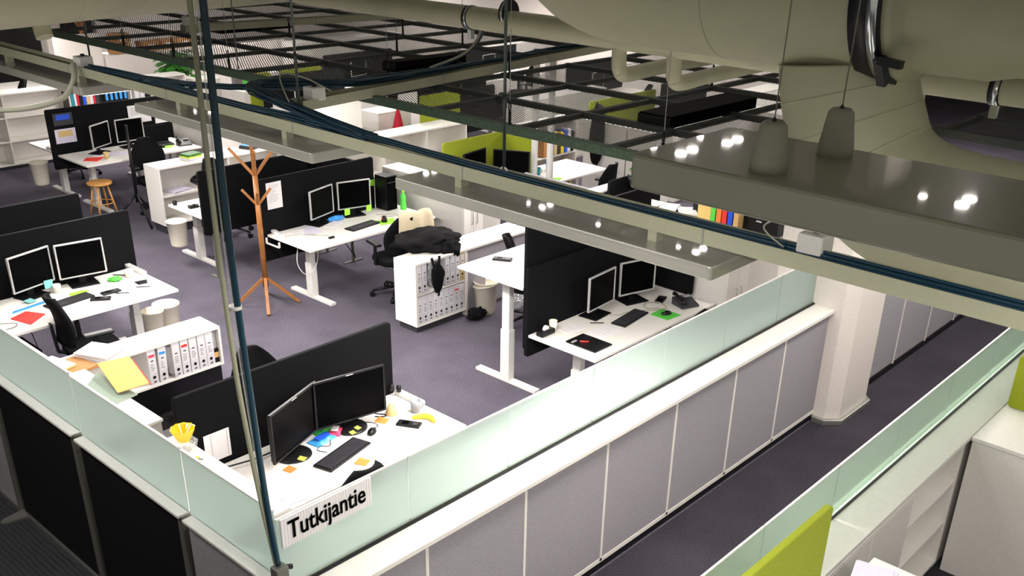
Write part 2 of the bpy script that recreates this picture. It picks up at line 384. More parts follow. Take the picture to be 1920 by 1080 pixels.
partition(6.86, 8.1, 1.165, 'greypanel', 'grey partition with glass top at the left edge of the view')
# ------------------------------------------------------------------ right side of the corridor
struct('wall_side', MB().box(-1, 1.62, 0, 5.36, 1.84, 1.05).box(6.22, 1.62, 0, 12, 1.84, 1.05), 'white')
struct('trim_4', MB().box(-1, 1.58, 1.05, 12, 1.86, 1.082), 'white', bevel=.003)
struct('trim_5', MB().box(-1, 1.79, 1.082, 12, 1.803, 1.093), 'black')
re = [1.45, 2.25, 3.06, 3.86, 4.68, 5.50, 6.35, 7.18, 8.0, 8.8, 9.6]
for i in range(len(re) - 1):
    a, b = re[i] + .004, re[i + 1] - .004
    wd = (b - a) / 2
    nm = ['lowest in the view', 'behind the near lime divider', 'just beyond the near lime divider', 'above the white cupboard doors', 'above the open white shelves', 'beside the tall cabinet',
          'left of the far lime divider', 'at the right edge of the view', 'next to last up the corridor', 'farthest up the corridor'][i]
    t = thing('glass_screen', 'greenish glass pane right of the corridor, ' + nm, 'glass screen', ((a + b) / 2, 1.815, 1.09), group='glass panes right of the corridor')
    part(t, 'pane', MB().box(-wd, -.004, 0, wd, .004, .33), 'frost2')
    part(t, 'top_edge', MB().box(-wd, -.006, .33, wd, .006, .337), 'whitemetal')

# ================================================================== office furniture makers
def desk(x0, x1, y0, y1, z, label, foot_y=None, group='height-adjustable white desks', legs=(.26, .26), legh=None):
    t = thing('desk', label, 'desk', ((x0 + x1) / 2, (y0 + y1) / 2, 0), group=group)
    w2, d2 = (x1 - x0) / 2, (y1 - y0) / 2
    part(t, 'tabletop', MB().box(-w2, -d2, z - .025, w2, d2, z), 'white', bevel=.003)
    part(t, 'frame', MB().box(-w2 + .15, -.06, z - .075, w2 - .15, -.02, z - .026).box(-w2 + .15, .1, z - .075, w2 - .15, .14, z - .026), 'whitemetal')
    fy0, fy1 = (-.40, .40) if foot_y is None else (foot_y[0] - (y0 + y1) / 2, foot_y[1] - (y0 + y1) / 2)
    cy = (fy0 + fy1) / 2
    for sx, ins in ((-1, legs[0]), (1, legs[1])):
        lx = sx * (w2 - ins)
        mb = MB().box(lx - .04, cy - .055, .03, lx + .04, cy + .055, min(z, .62) - .08 if z > .9 else z - .3)
        mb2 = MB().box(lx - .033, cy - .045, .3, lx + .033, cy + .045, z - .03)
        lg = part(t, 'leg', mb, 'whitemetal', bevel=.003)
        part(lg, 'inner_column', mb2, 'whitemetal', bevel=.003)
        part(lg, 'foot', MB().box(lx - .038, fy0, 0, lx + .038, fy1, .032), 'whitemetal', bevel=.004)
    return t
def divider(x0, x1, y, z0, z1, label, m='screenfab', group=None, thick=.035, stand=False):
    mb = MB().rrect(x0, z0, x1, z1, y - thick / 2, y + thick / 2, .03)
    t = build('desk_divider', mb, m, None, .006); tag(t, label, 'desk divider', group or 'fabric desk dividers')
    if stand:
        for x in (x0 + .12, x1 - .12): build('support_foot', MB().box(x - .015, y - .012, 0, x + .015, y + .012, z0 + .02).box(x - .02, y - .14, 0, x + .02, y + .14, .012), 'greymetal', t)
    return t
def divider_y(x, y0, y1, z0, z1, label, m='screenfab', group=None, thick=.035, stand=False):
    mb = MB().rrect(y0, z0, y1, z1, -thick / 2, thick / 2, .03)
    mb.v = [(x + v[1], v[0], v[2]) for v in mb.v]
    t = build('desk_divider', mb, m, None, .006); tag(t, label, 'desk divider', group or 'fabric desk dividers')
    if stand:
        for y in (y0 + .12, y1 - .12): build('support_foot', MB().box(x - .012, y - .015, 0, x + .012, y + .015, z0 + .02).box(x - .14, y - .02, 0, x + .14, y + .02, .012), 'greymetal', t)
    return t
def monitor(x, y, yawdeg, wd, ht, zb, zdesk, label, frame='silver', group='desk monitors', base='rect', marks=False, tilt=0):
    t = thing('monitor', label, 'monitor', (x, y, zdesk), R(yawdeg), group)
    b0 = zb - zdesk; b = .014
    part(t, 'frame', MB().box(-wd / 2, 0, b0, wd / 2, .02, b0 + b).box(-wd / 2, 0, b0 + ht - b, wd / 2, .02, b0 + ht).box(-wd / 2, 0, b0 + b, -wd / 2 + b, .02, b0 + ht - b).box(wd / 2 - b, 0, b0 + b, wd / 2, .02, b0 + ht - b), frame, bevel=.003)
    part(t, 'screen', MB().box(-wd / 2 + b, .006, b0 + b, wd / 2 - b, .014, b0 + ht - b), 'blackgloss')
    part(t, 'rear_shell', MB().box(-wd / 2 + .01, .02, b0 + .01, wd / 2 - .01, .038, b0 + ht - .01).box(-wd / 3, .038, b0 + .06, wd / 3, .055, b0 + ht - .06), 'black', bevel=.006)
    part(t, 'stand_neck', MB().beam((0, .085, .012), (0, .06, b0 + ht * .45), .07, .02, (0, 1, 0)), 'black', bevel=.004)
    if base == 'rect':
        part(t, 'stand_base', MB().box(-.13, -.03, 0, .13, .17, .012), 'black', bevel=.004)
    else:
        part(t, 'stand_base', MB().lathe([(0, .014), (.12, .012), (.13, .006), (.13, 0), (0, 0)], 0, .05, 32), 'black')
    if marks:
        part(t, 'badge', MB().box(-.028, -.0015, b0 + ht - .0095, .028, 0, b0 + ht - .0045), 'paper', label='small pale maker badge')
    else:
        part(t, 'power_button', MB().box(wd / 2 - .05, -.001, b0 + .004, wd / 2 - .035, .001, b0 + .009), 'red')
    return t
def keyboard(x, y, yawdeg, label, z=.72, wd=.44, dp=.15, group='black keyboards'):
    t = thing('keyboard', label, 'keyboard', (x, y, z), R(yawdeg), group)
    part(t, 'case', MB().prism([(-wd / 2, -dp / 2), (wd / 2, -dp / 2), (wd / 2, dp / 2), (-wd / 2, dp / 2)], 0, .016), 'black', bevel=.004)
    k = MB(); nx = 21; ny = 6; ux = (wd - .03) / nx; uy = (dp - .03) / ny
    for i in range(nx):
        if i in (15, 19): pass
        for j in range(ny):
            if j == 0 and 4 <= i <= 8:
                if i == 4: k.box(-wd / 2 + .015 + i * ux + .001, -dp / 2 + .012 + .001, .016, -wd / 2 + .015 + (i + 5) * ux - .001, -dp / 2 + .012 + uy - .001, .021)
                continue
            k.box(-wd / 2 + .015 + i * ux + .001, -dp / 2 + .012 + j * uy + .001, .016, -wd / 2 + .015 + (i + 1) * ux - .002, -dp / 2 + .012 + (j + 1) * uy - .002, .021)
    part(t, 'keys', k, 'darkgrey')
    return t
def mouse(x, y, rz, label, z=.72, m='black'):
    vs = MB().lathe([(0.0001, .034), (.018, .032), (.028, .022), (.032, .008), (.030, 0), (.0001, 0)], 0, 0, 20)
    vs.v = [(a * .95, b * 1.65, c) for a, b, c in vs.v]
    t = thing('computer_mouse', label, 'mouse', (x, y, z), R(rz), 'computer mice')
    part(t, 'shell', vs, m); part(t, 'scroll_wheel', MB().box(-.004, .016, .026, .004, .034, .034), 'silver', bevel=.001)
    return t
def note(x, y, rz, m, label, z=.72, s=.075, grp='sticky notes', up=.0):
    o = MB(); n = 4
    vs = [(-s / 2 + s * i / n, -s / 2 + s * j / n, .0012 + .006 * (j / n) ** 2) for j in range(n + 1) for i in range(n + 1)]
    o.add(vs, [(j * (n + 1) + i, j * (n + 1) + i + 1, (j + 1) * (n + 1) + i + 1, (j + 1) * (n + 1) + i) for j in range(n) for i in range(n)])
    o.xf((x, y, z), R(rz))
    t = build('sticky_note', o, m); tag(t, label, 'sticky note', grp)
    sd = t.modifiers.new('thick', 'SOLIDIFY'); sd.thickness = .001; return t
def wallnote(x, y, z, m, label, s=.07, yoff=0, rot=0, grp='sticky notes'):
    o = MB().box(-s / 2, -.002, -s / 2, s / 2, 0, s / 2).xf((x, y, z), 0, 0, R(rot)); return tag(build('sticky_note', o, m), label, 'sticky note', grp)
def sheet(poly, z, m, label, name='paper_sheet', cat='paper', th=.002, grp=None, lines=0, marks='darkgrey'):
    cx = sum(p[0] for p in poly) / len(poly); cy = sum(p[1] for p in poly) / len(poly)
    t = thing(name, label, cat, (cx, cy, z), group=grp)
    part(t, 'page', MB().prism([(a - cx, b - cy) for a, b in poly], 0, th), m)
    if lines and len(poly) == 4:
        a, b, c, d = [Vector((p[0] - cx, p[1] - cy, th)) for p in poly]
        mb = MB()
        for i in range(lines):
            v = .12 + .76 * i / max(1, lines - 1)
            u1 = .5 + .4 * random.random()
            p0 = a.lerp(d, v).lerp(b.lerp(c, v), .1); p1 = a.lerp(d, v).lerp(b.lerp(c, v), u1)
            mb.beam(p0 + Vector((0, 0, .0004)), p1 + Vector((0, 0, .0004)), .0025, .0006)
        part(t, 'print', mb, 'grey')
    return t
def stack(cx, cy, z, wd, dp, n, m, label, name='paper_stack', rz=0, cat='papers', th=.006, top=None, jit=.008, grp=None):
    t = thing(name, label, cat, (cx, cy, z), R(rz), grp)
    mb = MB(); zz = 0
    for i in range(n):
        dx, dy, a = random.uniform(-jit, jit), random.uniform(-jit, jit), random.uniform(-.05, .05)
        q = MB().box(-wd / 2, -dp / 2, 0, wd / 2, dp / 2, th - .0008).xf((dx, dy, zz), a); mb.add(q.v, q.f); zz += th
    part(t, 'pages', mb, m)
    if top: part(t, 'top_sheet', MB().box(-wd / 2 + .01, -dp / 2 + .01, zz, wd / 2, dp / 2, zz + .002).xf((0, 0, 0), .06), top)
    return t
def cup(x, y, z, r, h, m, label, handle=False, name='cup'):
    t = thing(name, label, 'cup' if not handle else 'mug', (x, y, z))
    part(t, 'body', MB().lathe([(0.0001, 0), (r * .8, 0), (r, h), (r - .003, h), (r * .8 - .003, .004), (.0001, .004)], 0, 0, 24), m)
    if handle:
        pa = [(r * .9 + .028 * math.sin(PI * i / 8), 0, h * .2 + h * .6 * i / 8) for i in range(9)]
        hb = MB().tube(pa, .005, 8); hb.xf((0, 0, 0), R(-20)); part(t, 'handle', hb, m)
    return t
def cable(pts, r, m, label, name='cable', grp='loose cables', sm=6):
    P = [Vector(p) for p in pts]; out = []
    for i in range(len(P) - 1):
        p0 = P[max(i - 1, 0)]; p1 = P[i]; p2 = P[i + 1]; p3 = P[min(i + 2, len(P) - 1)]
        for k in range(sm):
            t = k / sm
            out.append(.5 * ((2 * p1) + (-p0 + p2) * t + (2 * p0 - 5 * p1 + 4 * p2 - p3) * t * t + (-p0 + 3 * p1 - 3 * p2 + p3) * t ** 3))
    out.append(P[-1])
    if label is None: return out
    return solo(name, MB().tube(out, r, 7), m, label, 'cable', grp)
def power_strip(x, y, z, ln, rz, label, n=5):
    t = thing('power_strip', label, 'power strip', (x, y, z), R(rz), 'white power strips')
    part(t, 'body', MB().box(-ln / 2, -.028, 0, ln / 2, .028, .038), 'whitemetal', bevel=.01)
    for i in range(n):
        part(t, 'socket', MB().lathe([(.018, .038), (.021, .042), (.021, .039)], -ln / 2 + .05 + i * (ln - .1) / (n - 1), 0, 16), 'grey')
    return t
def bin_(x, y, z, r, h, label, lid=False, m='cream'):
    t = thing('waste_bin', label, 'waste bin', (x, y, z), group='white waste bins')
    part(t, 'bucket', MB().lathe([(.0001, 0), (r * .75, 0), (r * .80, .02), (r, h), (r + .008, h + .004), (r + .008, h + .014), (r - .006, h + .012), (r * .78, .01), (.0001, .01)], 0, 0, 28), m)
    if lid:
        ring = MB().tube([(r * 1.0 * math.cos(a), r * 1.0 * math.sin(a), h - .05 * (1 - math.cos(a + .9)) / 2) for a in [2 * PI * i / 28 for i in range(29)]], .012, 8)
        part(t, 'rim', ring, m)
    return t
def binder(x, y, z, label, group, wd=.073, tilt=0.0, stripe=None, h=.315, d=.28, logo=True, m='binder'):
    # spine looks to -Y
    t = thing('ring_binder', label, 'binder', (x, y, z), 0, group); t.rotation_euler = (0, tilt, 0)
    part(t, 'cover', MB().box(-wd / 2, 0, 0, wd / 2, d, h), m, bevel=.003)
    part(t, 'spine_label', MB().box(-wd / 2 + .007, -.0012, h * .35, wd / 2 - .007, 0, h - .025), 'binderspine')
    hole = MB().lathe([(.0001, 0), (.012, 0), (.014, .001), (.014, -.0005)], 0, 0, 18); hole.xf((0, -.001, h * .22), 0, PI / 2)
    part(t, 'finger_hole', hole, 'black')
    if stripe: part(t, 'colour_stripe', MB().box(-wd / 2 + .010, -.002, h * .80, wd / 2 - .010, -.001, h - .040), stripe)
    if logo: 
        lm = MB().box(-.012, -.0016, h * .07, -.002, -.0005, h * .10).box(.0, -.0016, h * .07, .012, -.0005, h * .115).box(-.014, -.0024, h * .68, .012, -.0014, h * .71)
        for q in range(4): lm.box(-.02, -.0022, h * (.42 + q * .055), random.uniform(0, .02), -.0014, h * (.42 + q * .055) + .004)
        part(t, 'print', lm, 'darkgrey')
    return t
def shelf_unit(name, x0, x1, y0, y1, z0, z1, cols, rows, label, cat='shelf', face=-1, back=True, m='white', group=None, plinth=True, axis='x'):
    # open shelving, face = -1 opens to -Y, 1 to +Y; axis 'y' opens to -X
    t = thing(name, label, cat, ((x0 + x1) / 2, (y0 + y1) / 2, 0), group=group)
    w2, d2 = (x1 - x0) / 2, (y1 - y0) / 2; th = .02
    part(t, 'top_board', MB().box(-w2, -d2, z1 - .022, w2, d2, z1), m, bevel=.002)
    part(t, 'bottom_board', MB().box(-w2 + th, -d2, z0, w2 - th, d2, z0 + th), m)
    part(t, 'side_board', MB().box(-w2, -d2, z0, -w2 + th, d2, z1 - .022), m); part(t, 'side_board', MB().box(w2 - th, -d2, z0, w2, d2, z1 - .022), m)
    if axis == 'x':
        if back: part(t, 'back_board', MB().box(-w2 + th, -face * (d2 - .012), z0 + th, w2 - th, -face * (d2 - .004), z1 - .022), m)
        for i in range(1, cols):
            x = -w2 + 2 * w2 * i / cols; part(t, 'upright', MB().box(x - .01, -d2 + .005, z0 + th, x + .01, d2 - .012, z1 - .022), m)
        for j in range(1, rows):
            z = z0 + (z1 - z0) * j / rows; part(t, 'shelf_board', MB().box(-w2 + th, -d2 + .008, z - .01, w2 - th, d2 - .012, z + .01), m)
    else:
        if back: part(t, 'back_board', MB().box(w2 - .012, -d2 + th, z0 + th, w2 - .004, d2 - th, z1 - .022), m)
        for i in range(1, cols):
            y = -d2 + 2 * d2 * i / cols; part(t, 'upright', MB().box(-w2 + .005, y - .01, z0 + th, w2 - .012, y + .01, z1 - .022), m)
        for j in range(1, rows):
            z = z0 + (z1 - z0) * j / rows; part(t, 'shelf_board', MB().box(-w2 + .008, -d2 + th, z - .01, w2 - .012, d2 - th, z + .01), m)
    if plinth and z0 > .03: part(t, 'plinth', MB().box(-w2 + .03, -d2 + .04, 0, w2 - .03, d2 - .03, z0), 'darkgrey')
    return t
def cabinet(name, x0, x1, y0, y1, z1, label, doors=2, side='x', handles=True, group=None, m='white', z0=.0):
    # closed cabinet; doors on the -Y face (side x) or the -X face (side y)
    t = thing(name, label, 'cabinet', ((x0 + x1) / 2, (y0 + y1) / 2, z0), group=group)
    w2, d2 = (x1 - x0) / 2, (y1 - y0) / 2; h = z1 - z0
    part(t, 'carcass', MB().box(-w2, -d2, 0, w2, d2, h - .02), m, bevel=.002)
    part(t, 'top_board', MB().box(-w2 - .004, -d2 - .02, h - .02, w2 + .004, d2, h), m, bevel=.002)
    for i in range(doors):
        if side == 'x':
            a = -w2 + 2 * w2 * i / doors; b = -w2 + 2 * w2 * (i + 1) / doors
            dd = part(t, 'door', MB().box(a + .003, -d2 - .018, .04, b - .003, -d2, h - .025), m, bevel=.002)
            if handles:
                hx = b - .04 if i % 2 == 0 else a + .04
                part(dd, 'handle', MB().tube([(hx, -d2 - .02, h * .58), (hx, -d2 - .045, h * .59), (hx, -d2 - .045, h * .75), (hx, -d2 - .02, h * .76)], .005, 8), 'alu')
        else:
            a = -d2 + 2 * d2 * i / doors; b = -d2 + 2 * d2 * (i + 1) / doors
            dd = part(t, 'door', MB().box(-w2 - .018, a + .003, .04, -w2, b - .003, h - .025), m, bevel=.002)
    return t
def make_chair(label, rz=0, loc=(0, 0, 0), tall=1.02):
    # faces +Y in its own frame
    t = thing('office_chair', label, 'chair', loc, rz, 'black office swivel chairs')
    for i in range(5):
        a = 2 * PI * i / 5 + .3; c, s = math.cos(a), math.sin(a)
        lg = part(t, 'base_leg', MB().tube([(.03 * c, .03 * s, .11), (.17 * c, .17 * s, .095), (.29 * c, .29 * s, .07)], [.022, .018, .013], 8), 'black')
        ws = MB().tube([(.29 * c - .022 * s, .29 * s + .022 * c, .03), (.29 * c + .022 * s, .29 * s - .022 * c, .03)], .03, 14); part(lg, 'caster', ws, 'black')
    part(t, 'gas_column', MB().cyl(0, 0, .09, .40, .024, .024, 14), 'darkgrey')
    part(t, 'mechanism', MB().box(-.10, -.14, .37, .10, .12, .42), 'black', bevel=.01)
    st = MB(); pts = []
    for k in range(28):
        a = 2 * PI * k / 28; ca, sa = math.cos(a), math.sin(a)
        pts.append((.245 * math.copysign(abs(ca) ** .6, ca), .235 * math.copysign(abs(sa) ** .6, sa)))
    st.prism(pts, .42, .485); part(t, 'seat', st, 'blackfab', bevel=.02)
    bk = MB(); nu, nv = 9, 12; vs = []
    for side in (0, 1):
        for j in range(nv + 1):
            v = j / nv; wv = .235 * (1 - .35 * max(0, v - .55) / .45 * max(0, v - .55) / .45 * 1.6) * (.86 + .14 * math.sin(PI * min(1, v * 1.3)))
            z = .56 + (tall - .56) * v; yb = -.24 - .05 * v + .035 * math.sin(PI * v * 1.1) 
            for i in range(nu + 1):
                u = -1 + 2 * i / nu; vs.append((wv * u, yb + .05 * u * u - (.035 if side else 0), z))
    n1 = (nu + 1) * (nv + 1); fs = []
    for j in range(nv):
        for i in range(nu):
            a = j * (nu + 1) + i; fs.append((a, a + 1, a + nu + 2, a + nu + 1)); fs.append((n1 + a, n1 + a + nu + 1, n1 + a + nu + 2, n1 + a + 1))
    for i in range(nu): fs.append((i, n1 + i, n1 + i + 1, i + 1)); a = nv * (nu + 1) + i; fs.append((a, a + 1, n1 + a + 1, n1 + a))
    for j in range(nv):
        a = j * (nu + 1); fs.append((a, a + nu + 1, n1 + a + nu + 1, n1 + a)); a += nu; fs.append((a, n1 + a, n1 + a + nu + 1, a + nu + 1))
    bk.add(vs, fs, True); part(t, 'backrest', bk, 'blackfab')
    part(t, 'back_support', MB().beam((0, -.12, .40), (0, -.29, .48), .06, .02).beam((0, -.29, .47), (0, -.31, .75), .06, .02, (0, 1, 0)), 'black')
    for s in (-1, 1):
        ar = part(t, 'armrest', MB().prism([(s * .23, -.13), (s * .31, -.13), (s * .31, .13), (s * .23, .13)], .655, .685), 'black', bevel=.012)
        part(ar, 'arm_post', MB().beam((s * .13, -.02, .41), (s * .27, -.02, .43), .05, .02).beam((s * .27, -.02, .42), (s * .27, -.03, .66), .045, .02, (1, 0, 0)), 'black')
    return t
def telephone(x, y, z, rz, label):
    t = thing('desk_phone', label, 'phone', (x, y, z), R(rz), 'phones')
    part(t, 'base', MB().add([(-.10, -.09, 0), (.10, -.09, 0), (.10, .09, 0), (-.10, .09, 0), (-.10, -.09, .02), (.10, -.09, .02), (.10, .09, .075), (-.10, .09, .075)], [(0, 3, 2, 1), (4, 5, 6, 7), (0, 1, 5, 4), (1, 2, 6, 5), (2, 3, 7, 6), (3, 0, 4, 7)]), 'darkgrey', bevel=.006)
    part(t, 'handset', MB().tube([(-.075, -.09, .05), (-.078, -.06, .075), (-.078, .06, .105), (-.075, .09, .10)], [.022, .016, .016, .022], 10), 'black')
    part(t, 'display', MB().box(.0, .02, .07, .08, .07, .075), 'grey')
    return t
def handset(x, y, z, rz, label):
    t = thing('mobile_phone', label, 'phone', (x, y, z), R(rz), 'phones')
    part(t, 'body', MB().box(-.09, -.04, 0, .09, .04, .018), 'black', bevel=.006)
    part(t, 'keypad', MB().box(.03, -.02, .018, .065, .02, .0192), 'darkgrey'); part(t, 'display', MB().box(-.05, -.025, .018, .0, .025, .0192), 'blackgloss')
    return t
def blob(name, cx, cy, cz, sx, sy, sz, m, label, cat, amp=.25, freq=4, flat=True, seed=0):
    bm = bmesh.new(); bmesh.ops.create_icosphere(bm, subdivisions=4, radius=1)
    for v in bm.verts:
        p = v.co.copy(); d = noise.noise(p * freq * .5 + Vector((seed, seed, 0))) * amp + noise.noise(p * freq + Vector((seed, 0, 3))) * amp * .5
        q = p * (1 + d); v.co = Vector((q.x * sx, q.y * sy, max(q.z, -.55 if flat else -9) * sz))
    mb = MB(); bm.verts.ensure_lookup_table(); mb.add([(v.co.x + cx, v.co.y + cy, v.co.z + cz) for v in bm.verts], [[v.index for v in f.verts] for f in bm.faces], True); bm.free()
    return mb

# ================================================================== station by the name sign (nearest)
desk(2.72, 4.46, 4.53, 5.31, .72, 'white desk with two wide black monitors and a banana, nearest the name sign')
divider(2.64, 4.44, 5.335, .50, 1.31, 'charcoal divider behind the two wide black monitors')
monitor(3.83, 5.06, -10.6, .56, .37, .80, .72, 'wide black monitor in the middle of the nearest desk, right of the pair', 'black', base='round', marks=True)
monitor(3.34, 5.03, 21.6, .56, .37, .80, .72, 'wide black monitor at the left of the nearest desk, turned toward its twin', 'black', base='round', marks=True)
keyboard(3.555, 4.83, 14.5, 'black keyboard with raised keys below the wide black monitors', wd=.45, dp=.155)
mouse(3.90, 4.93, -60, 'black and silver mouse right of the nearest keyboard')
note(4.07, 5.02, 25, 'orange', 'orange sticky note beside the right black monitor base', s=.085)
note(3.59, 4.66, 25, 'orange', 'orange sticky note in front of the nearest keyboard', s=.085)
note(3.36, 5.03, 30, 'orange', 'orange sticky note by the foot of the left black monitor', s=.07)
note(3.27, 4.98, 10, 'orange', 'orange sticky note half under the grey paper strip', s=.06)
note(3.19, 4.93, 15, 'orange', 'orange sticky note left of the grey paper strip, lowest of three', s=.07)
note(3.79, 5.01, 0, 'yellownote', 'yellow sticky note on the right black monitor base, left one', z=.733, s=.04)
note(3.86, 5.04, 10, 'yellownote', 'yellow sticky note on the right black monitor base, right one', z=.733, s=.04)
note(3.32, 4.97, 30, 'yellownote', 'small yellow-green note on the left black monitor base', z=.733, s=.05)
handset(4.165, 4.83, .72, -62, 'black phone lying between the mouse and the banana')
# banana
t = thing('banana', 'yellow banana lying near the grey mug', 'banana', (4.29, 4.80, .72))
pts = [(-.055 + .0, .075, .018), (-.03, .06, .02), (.0, .045, .02), (.03, .015, .02), (.04, -.02, .02), (.03, -.06, .02), (.02, -.085, .017)]
pp = cable(pts, 0, None, None); n = len(pp)
part(t, 'fruit', MB().tube(pp, [.006 + .017 * math.sin(PI * min(1, max(0, (i / n - .02) * 1.02))) ** .5 for i in range(n)], 7), 'yellow')
part(t, 'stem', MB().tube([(-.075, .085, .02), (-.052, .073, .018)], .004, 6), 'tan'); part(t, 'tip', MB().tube([(.018, -.087, .017), (.014, -.095, .016)], .004, 6), 'brown')
cup(4.34, 4.95, .72, .042, .095, 'mug', 'grey ceramic mug at the back corner of the nearest desk', True, 'mug')
power_strip(4.44, 5.13, .72, .30, 90, 'white power strip with plugs along the edge beside the grey mug')
for i, (x, y) in enumerate(((4.45, 5.26), (4.42, 5.31))):
    solo('power_plug', MB().lathe([(.0001, .05), (.018, .045), (.02, .0), (.0001, 0)], x - .03, y - .03, 12).xf((0, 0, .765)), 'black', 'black power plug by the divider end, ' + ('front one' if i == 0 else 'rear one'), 'plug', 'black power plugs')
solo('paper_cone', MB().lathe([(.045, 0), (.048, .004), (.018, .085), (.0001, .09)], 4.185, 5.05, 20).xf((0, 0, .72)), 'tan', 'tan cone standing right of the black monitor', 'cone')
sheet([(3.23, 4.985), (3.245, 4.88), (3.735, 4.985), (3.72, 5.075)], .7205, 'paper', 'long pale paper strip lying behind the nearest keyboard', 'paper_strip')
def bag(x, y, z, wd, dp, rz, m, label, m2):
    t = thing('sweet_bag', label, 'sweet bag', (x, y, z), R(rz), 'crumpled sweet bags')
    nx, ny = 10, 8; top = []; 
    for j in range(ny + 1):
        for i in range(nx + 1):
            u, v = i / nx, j / ny; e = min(u, 1 - u, v, 1 - v) * 4
            top.append((-wd / 2 + wd * u, -dp / 2 + dp * v, .004 + .028 * min(1, e) * (.7 + .5 * noise.noise(Vector((u * 5 + x * 9, v * 5, 1))))))
    fs = [(j * (nx + 1) + i, j * (nx + 1) + i + 1, (j + 1) * (nx + 1) + i + 1, (j + 1) * (nx + 1) + i) for j in range(ny) for i in range(nx)]
    b = MB().add(top, fs, True); b.add([(a, c, .0) for a, c, d in top], [f[::-1] for f in fs], True); part(t, 'wrapper', b, m)
    part(t, 'printed_patch', MB().add([(a * .6, c * .5, .0315 + .001) for a, c in ((-wd / 2, -dp / 2), (wd / 2, -dp / 2), (wd / 2, dp / 2), (-wd / 2, dp / 2))], [(0, 1, 2, 3)]), m2)
    return t
bag(3.59, 5.10, .72, .20, .12, 10, 'skyblue', 'blue crumpled sweet bag between the black monitors', 'blue')
bag(3.72, 5.12, .722, .13, .10, 40, 'pink', 'pink and white sweet bag beside the blue one', 'paper')
bag(3.67, 5.20, .72, .16, .08, 5, 'greendark', 'green sweet bag behind the blue and pink ones', 'green')
sheet([(3.67, 4.68), (3.70, 4.53), (3.94, 4.55), (3.90, 4.70)], .7205, 'paperlilac', 'pale lilac papers at the front edge of the nearest desk', lines=7, th=.006)
sheet([(3.10, 4.80), (3.00, 4.60), (3.22, 4.56), (3.34, 4.72)], .7205, 'paper', 'printed page at the left front of the nearest desk', lines=9)
sheet([(2.94, 4.70), (2.92, 4.57), (3.10, 4.55), (3.14, 4.68)], .7235, 'paperlilac', 'second printed page, lying over the corner of the first', lines=6)
t = thing('pinned_sheet', 'white ruled sheet on the lower left of the nearest divider', 'paper', (2.90, 5.305, .88))
part(t, 'page', MB().box(-.10, -.003, -.11, .09, 0, .10), 'paper'); part(t, 'ruling', MB().box(-.05, -.0045, -.10, -.048, -.003, .09).box(.07, -.0045, -.10, .072, -.003, .09), 'grey')
cable([(3.50, 4.93, .725), (3.47, 5.0, .726), (3.52, 5.03, .725), (3.56, 4.99, .726), (3.60, 5.02, .73), (3.66, 5.15, .725)], .0025, 'black', 'thin black lead curling behind the nearest keyboard')
cable([(3.93, 4.97, .73), (3.99, 4.97, .725), (4.0, 5.03, .725), (3.95, 5.10, .725), (3.88, 5.14, .725)], .0025, 'black', 'thin mouse lead looping by the right black monitor')
cable([(4.07, 5.10, .725), (4.12, 5.05, .726), (4.14, 5.07, .726), (4.10, 5.14, .725)], .004, 'black', 'short black lead beside the tan cone')
cable([(2.75, 5.27, .74), (2.95, 5.20, .75), (3.1, 5.17, .75), (3.3, 5.2, .73)], .006, 'black', 'black cables crossing the left end of the nearest desk')
# name sign on the glass
t = thing('name_sign', 'white name sign reading Tutkijantie on the corner glass', 'sign', (2.43, 3.462, 1.345))
part(t, 'holder', MB().box(-.275, -.004, 0, .28, .004, .165), 'paper')
rib = MB()
for i in range(34): rib.box(-.272 + i * .0163, -.0055, .002, -.272 + i * .0163 + .004, -.004, .163)
part(t, 'ribs', rib, 'binderspine')
fc = bpy.data.curves.new('lettering', 'FONT'); fc.body = 'Tutkijantie'; fc.size = .148; fc.extrude = .0008; fc.offset = .0016; fc.align_x = 'CENTER'
fo = bpy.data.objects.new('lettering', fc); COL.objects.link(fo)
bpy.context.view_layer.update()
me = bpy.data.meshes.new_from_object(fo.evaluated_get(bpy.context.evaluated_depsgraph_get())); bpy.data.objects.remove(fo)
xs = [v.co.x for v in me.vertices]; sxx = .475 / (max(xs) - min(xs)); mx = (max(xs) + min(xs)) / 2
for v in me.vertices: v.co = Vector(((v.co.x - mx) * sxx, -.0072 - v.co.z, v.co.y + .040))
lb = MB()
for dx in (-.0018, 0, .0018): lb.add([(v.co.x + dx, v.co.y - abs(dx) * .05, v.co.z) for v in me.vertices], [tuple(p.vertices) for p in me.polygons])
me = bpy.data.meshes.new('lettering'); me.from_pydata(lb.v, [], lb.f); me.materials.append(M['signblack'])
lo = bpy.data.objects.new('lettering', me); COL.objects.link(lo); lo.parent = t

# cupboards inside the left partition
cabinet('low_cupboard', 2.17, 2.62, 4.10, 5.29, 1.08, 'white low cupboard with the yellow glass ornament on it', 0)
cabinet('low_cupboard', 2.17, 2.66, 5.56, 6.62, 1.08, 'white low cupboard under the yellow envelope', 0)
cabinet('low_cupboard', 2.17, 2.66, 6.64, 7.8, .97, 'white low cupboard with beige papers, far left behind the glass', 0)
t = thing('glass_ornament', 'yellow and clear cut glass ornament on the white cupboard', 'glass ornament', (2.55, 5.07, 1.08)); t.scale = (1.2, 1.2, 1.25)
part(t, 'foot', MB().lathe([(.0001, .0), (.03, 0), (.018, .018), (.0001, .02)], 0, 0, 20), 'clear')
part(t, 'dish', MB().lathe([(.02, .018), (.06, .028), (.066, .045), (.055, .058), (.03, .05), (.0001, .045)], 0, 0, 20, .05), 'clear', label='clear cut glass ball')
part(t, 'crown', MB().lathe([(.028, .055), (.038, .075), (.055, .11), (.062, .125), (.055, .122), (.03, .08), (.0001, .07)], 0, 0, 20, .05), 'amber', label='yellow fluted glass crown')
t = thing('small_flower', 'tiny yellow flower lying below the glass ornament', 'flower', (2.54, 4.93, 1.08))
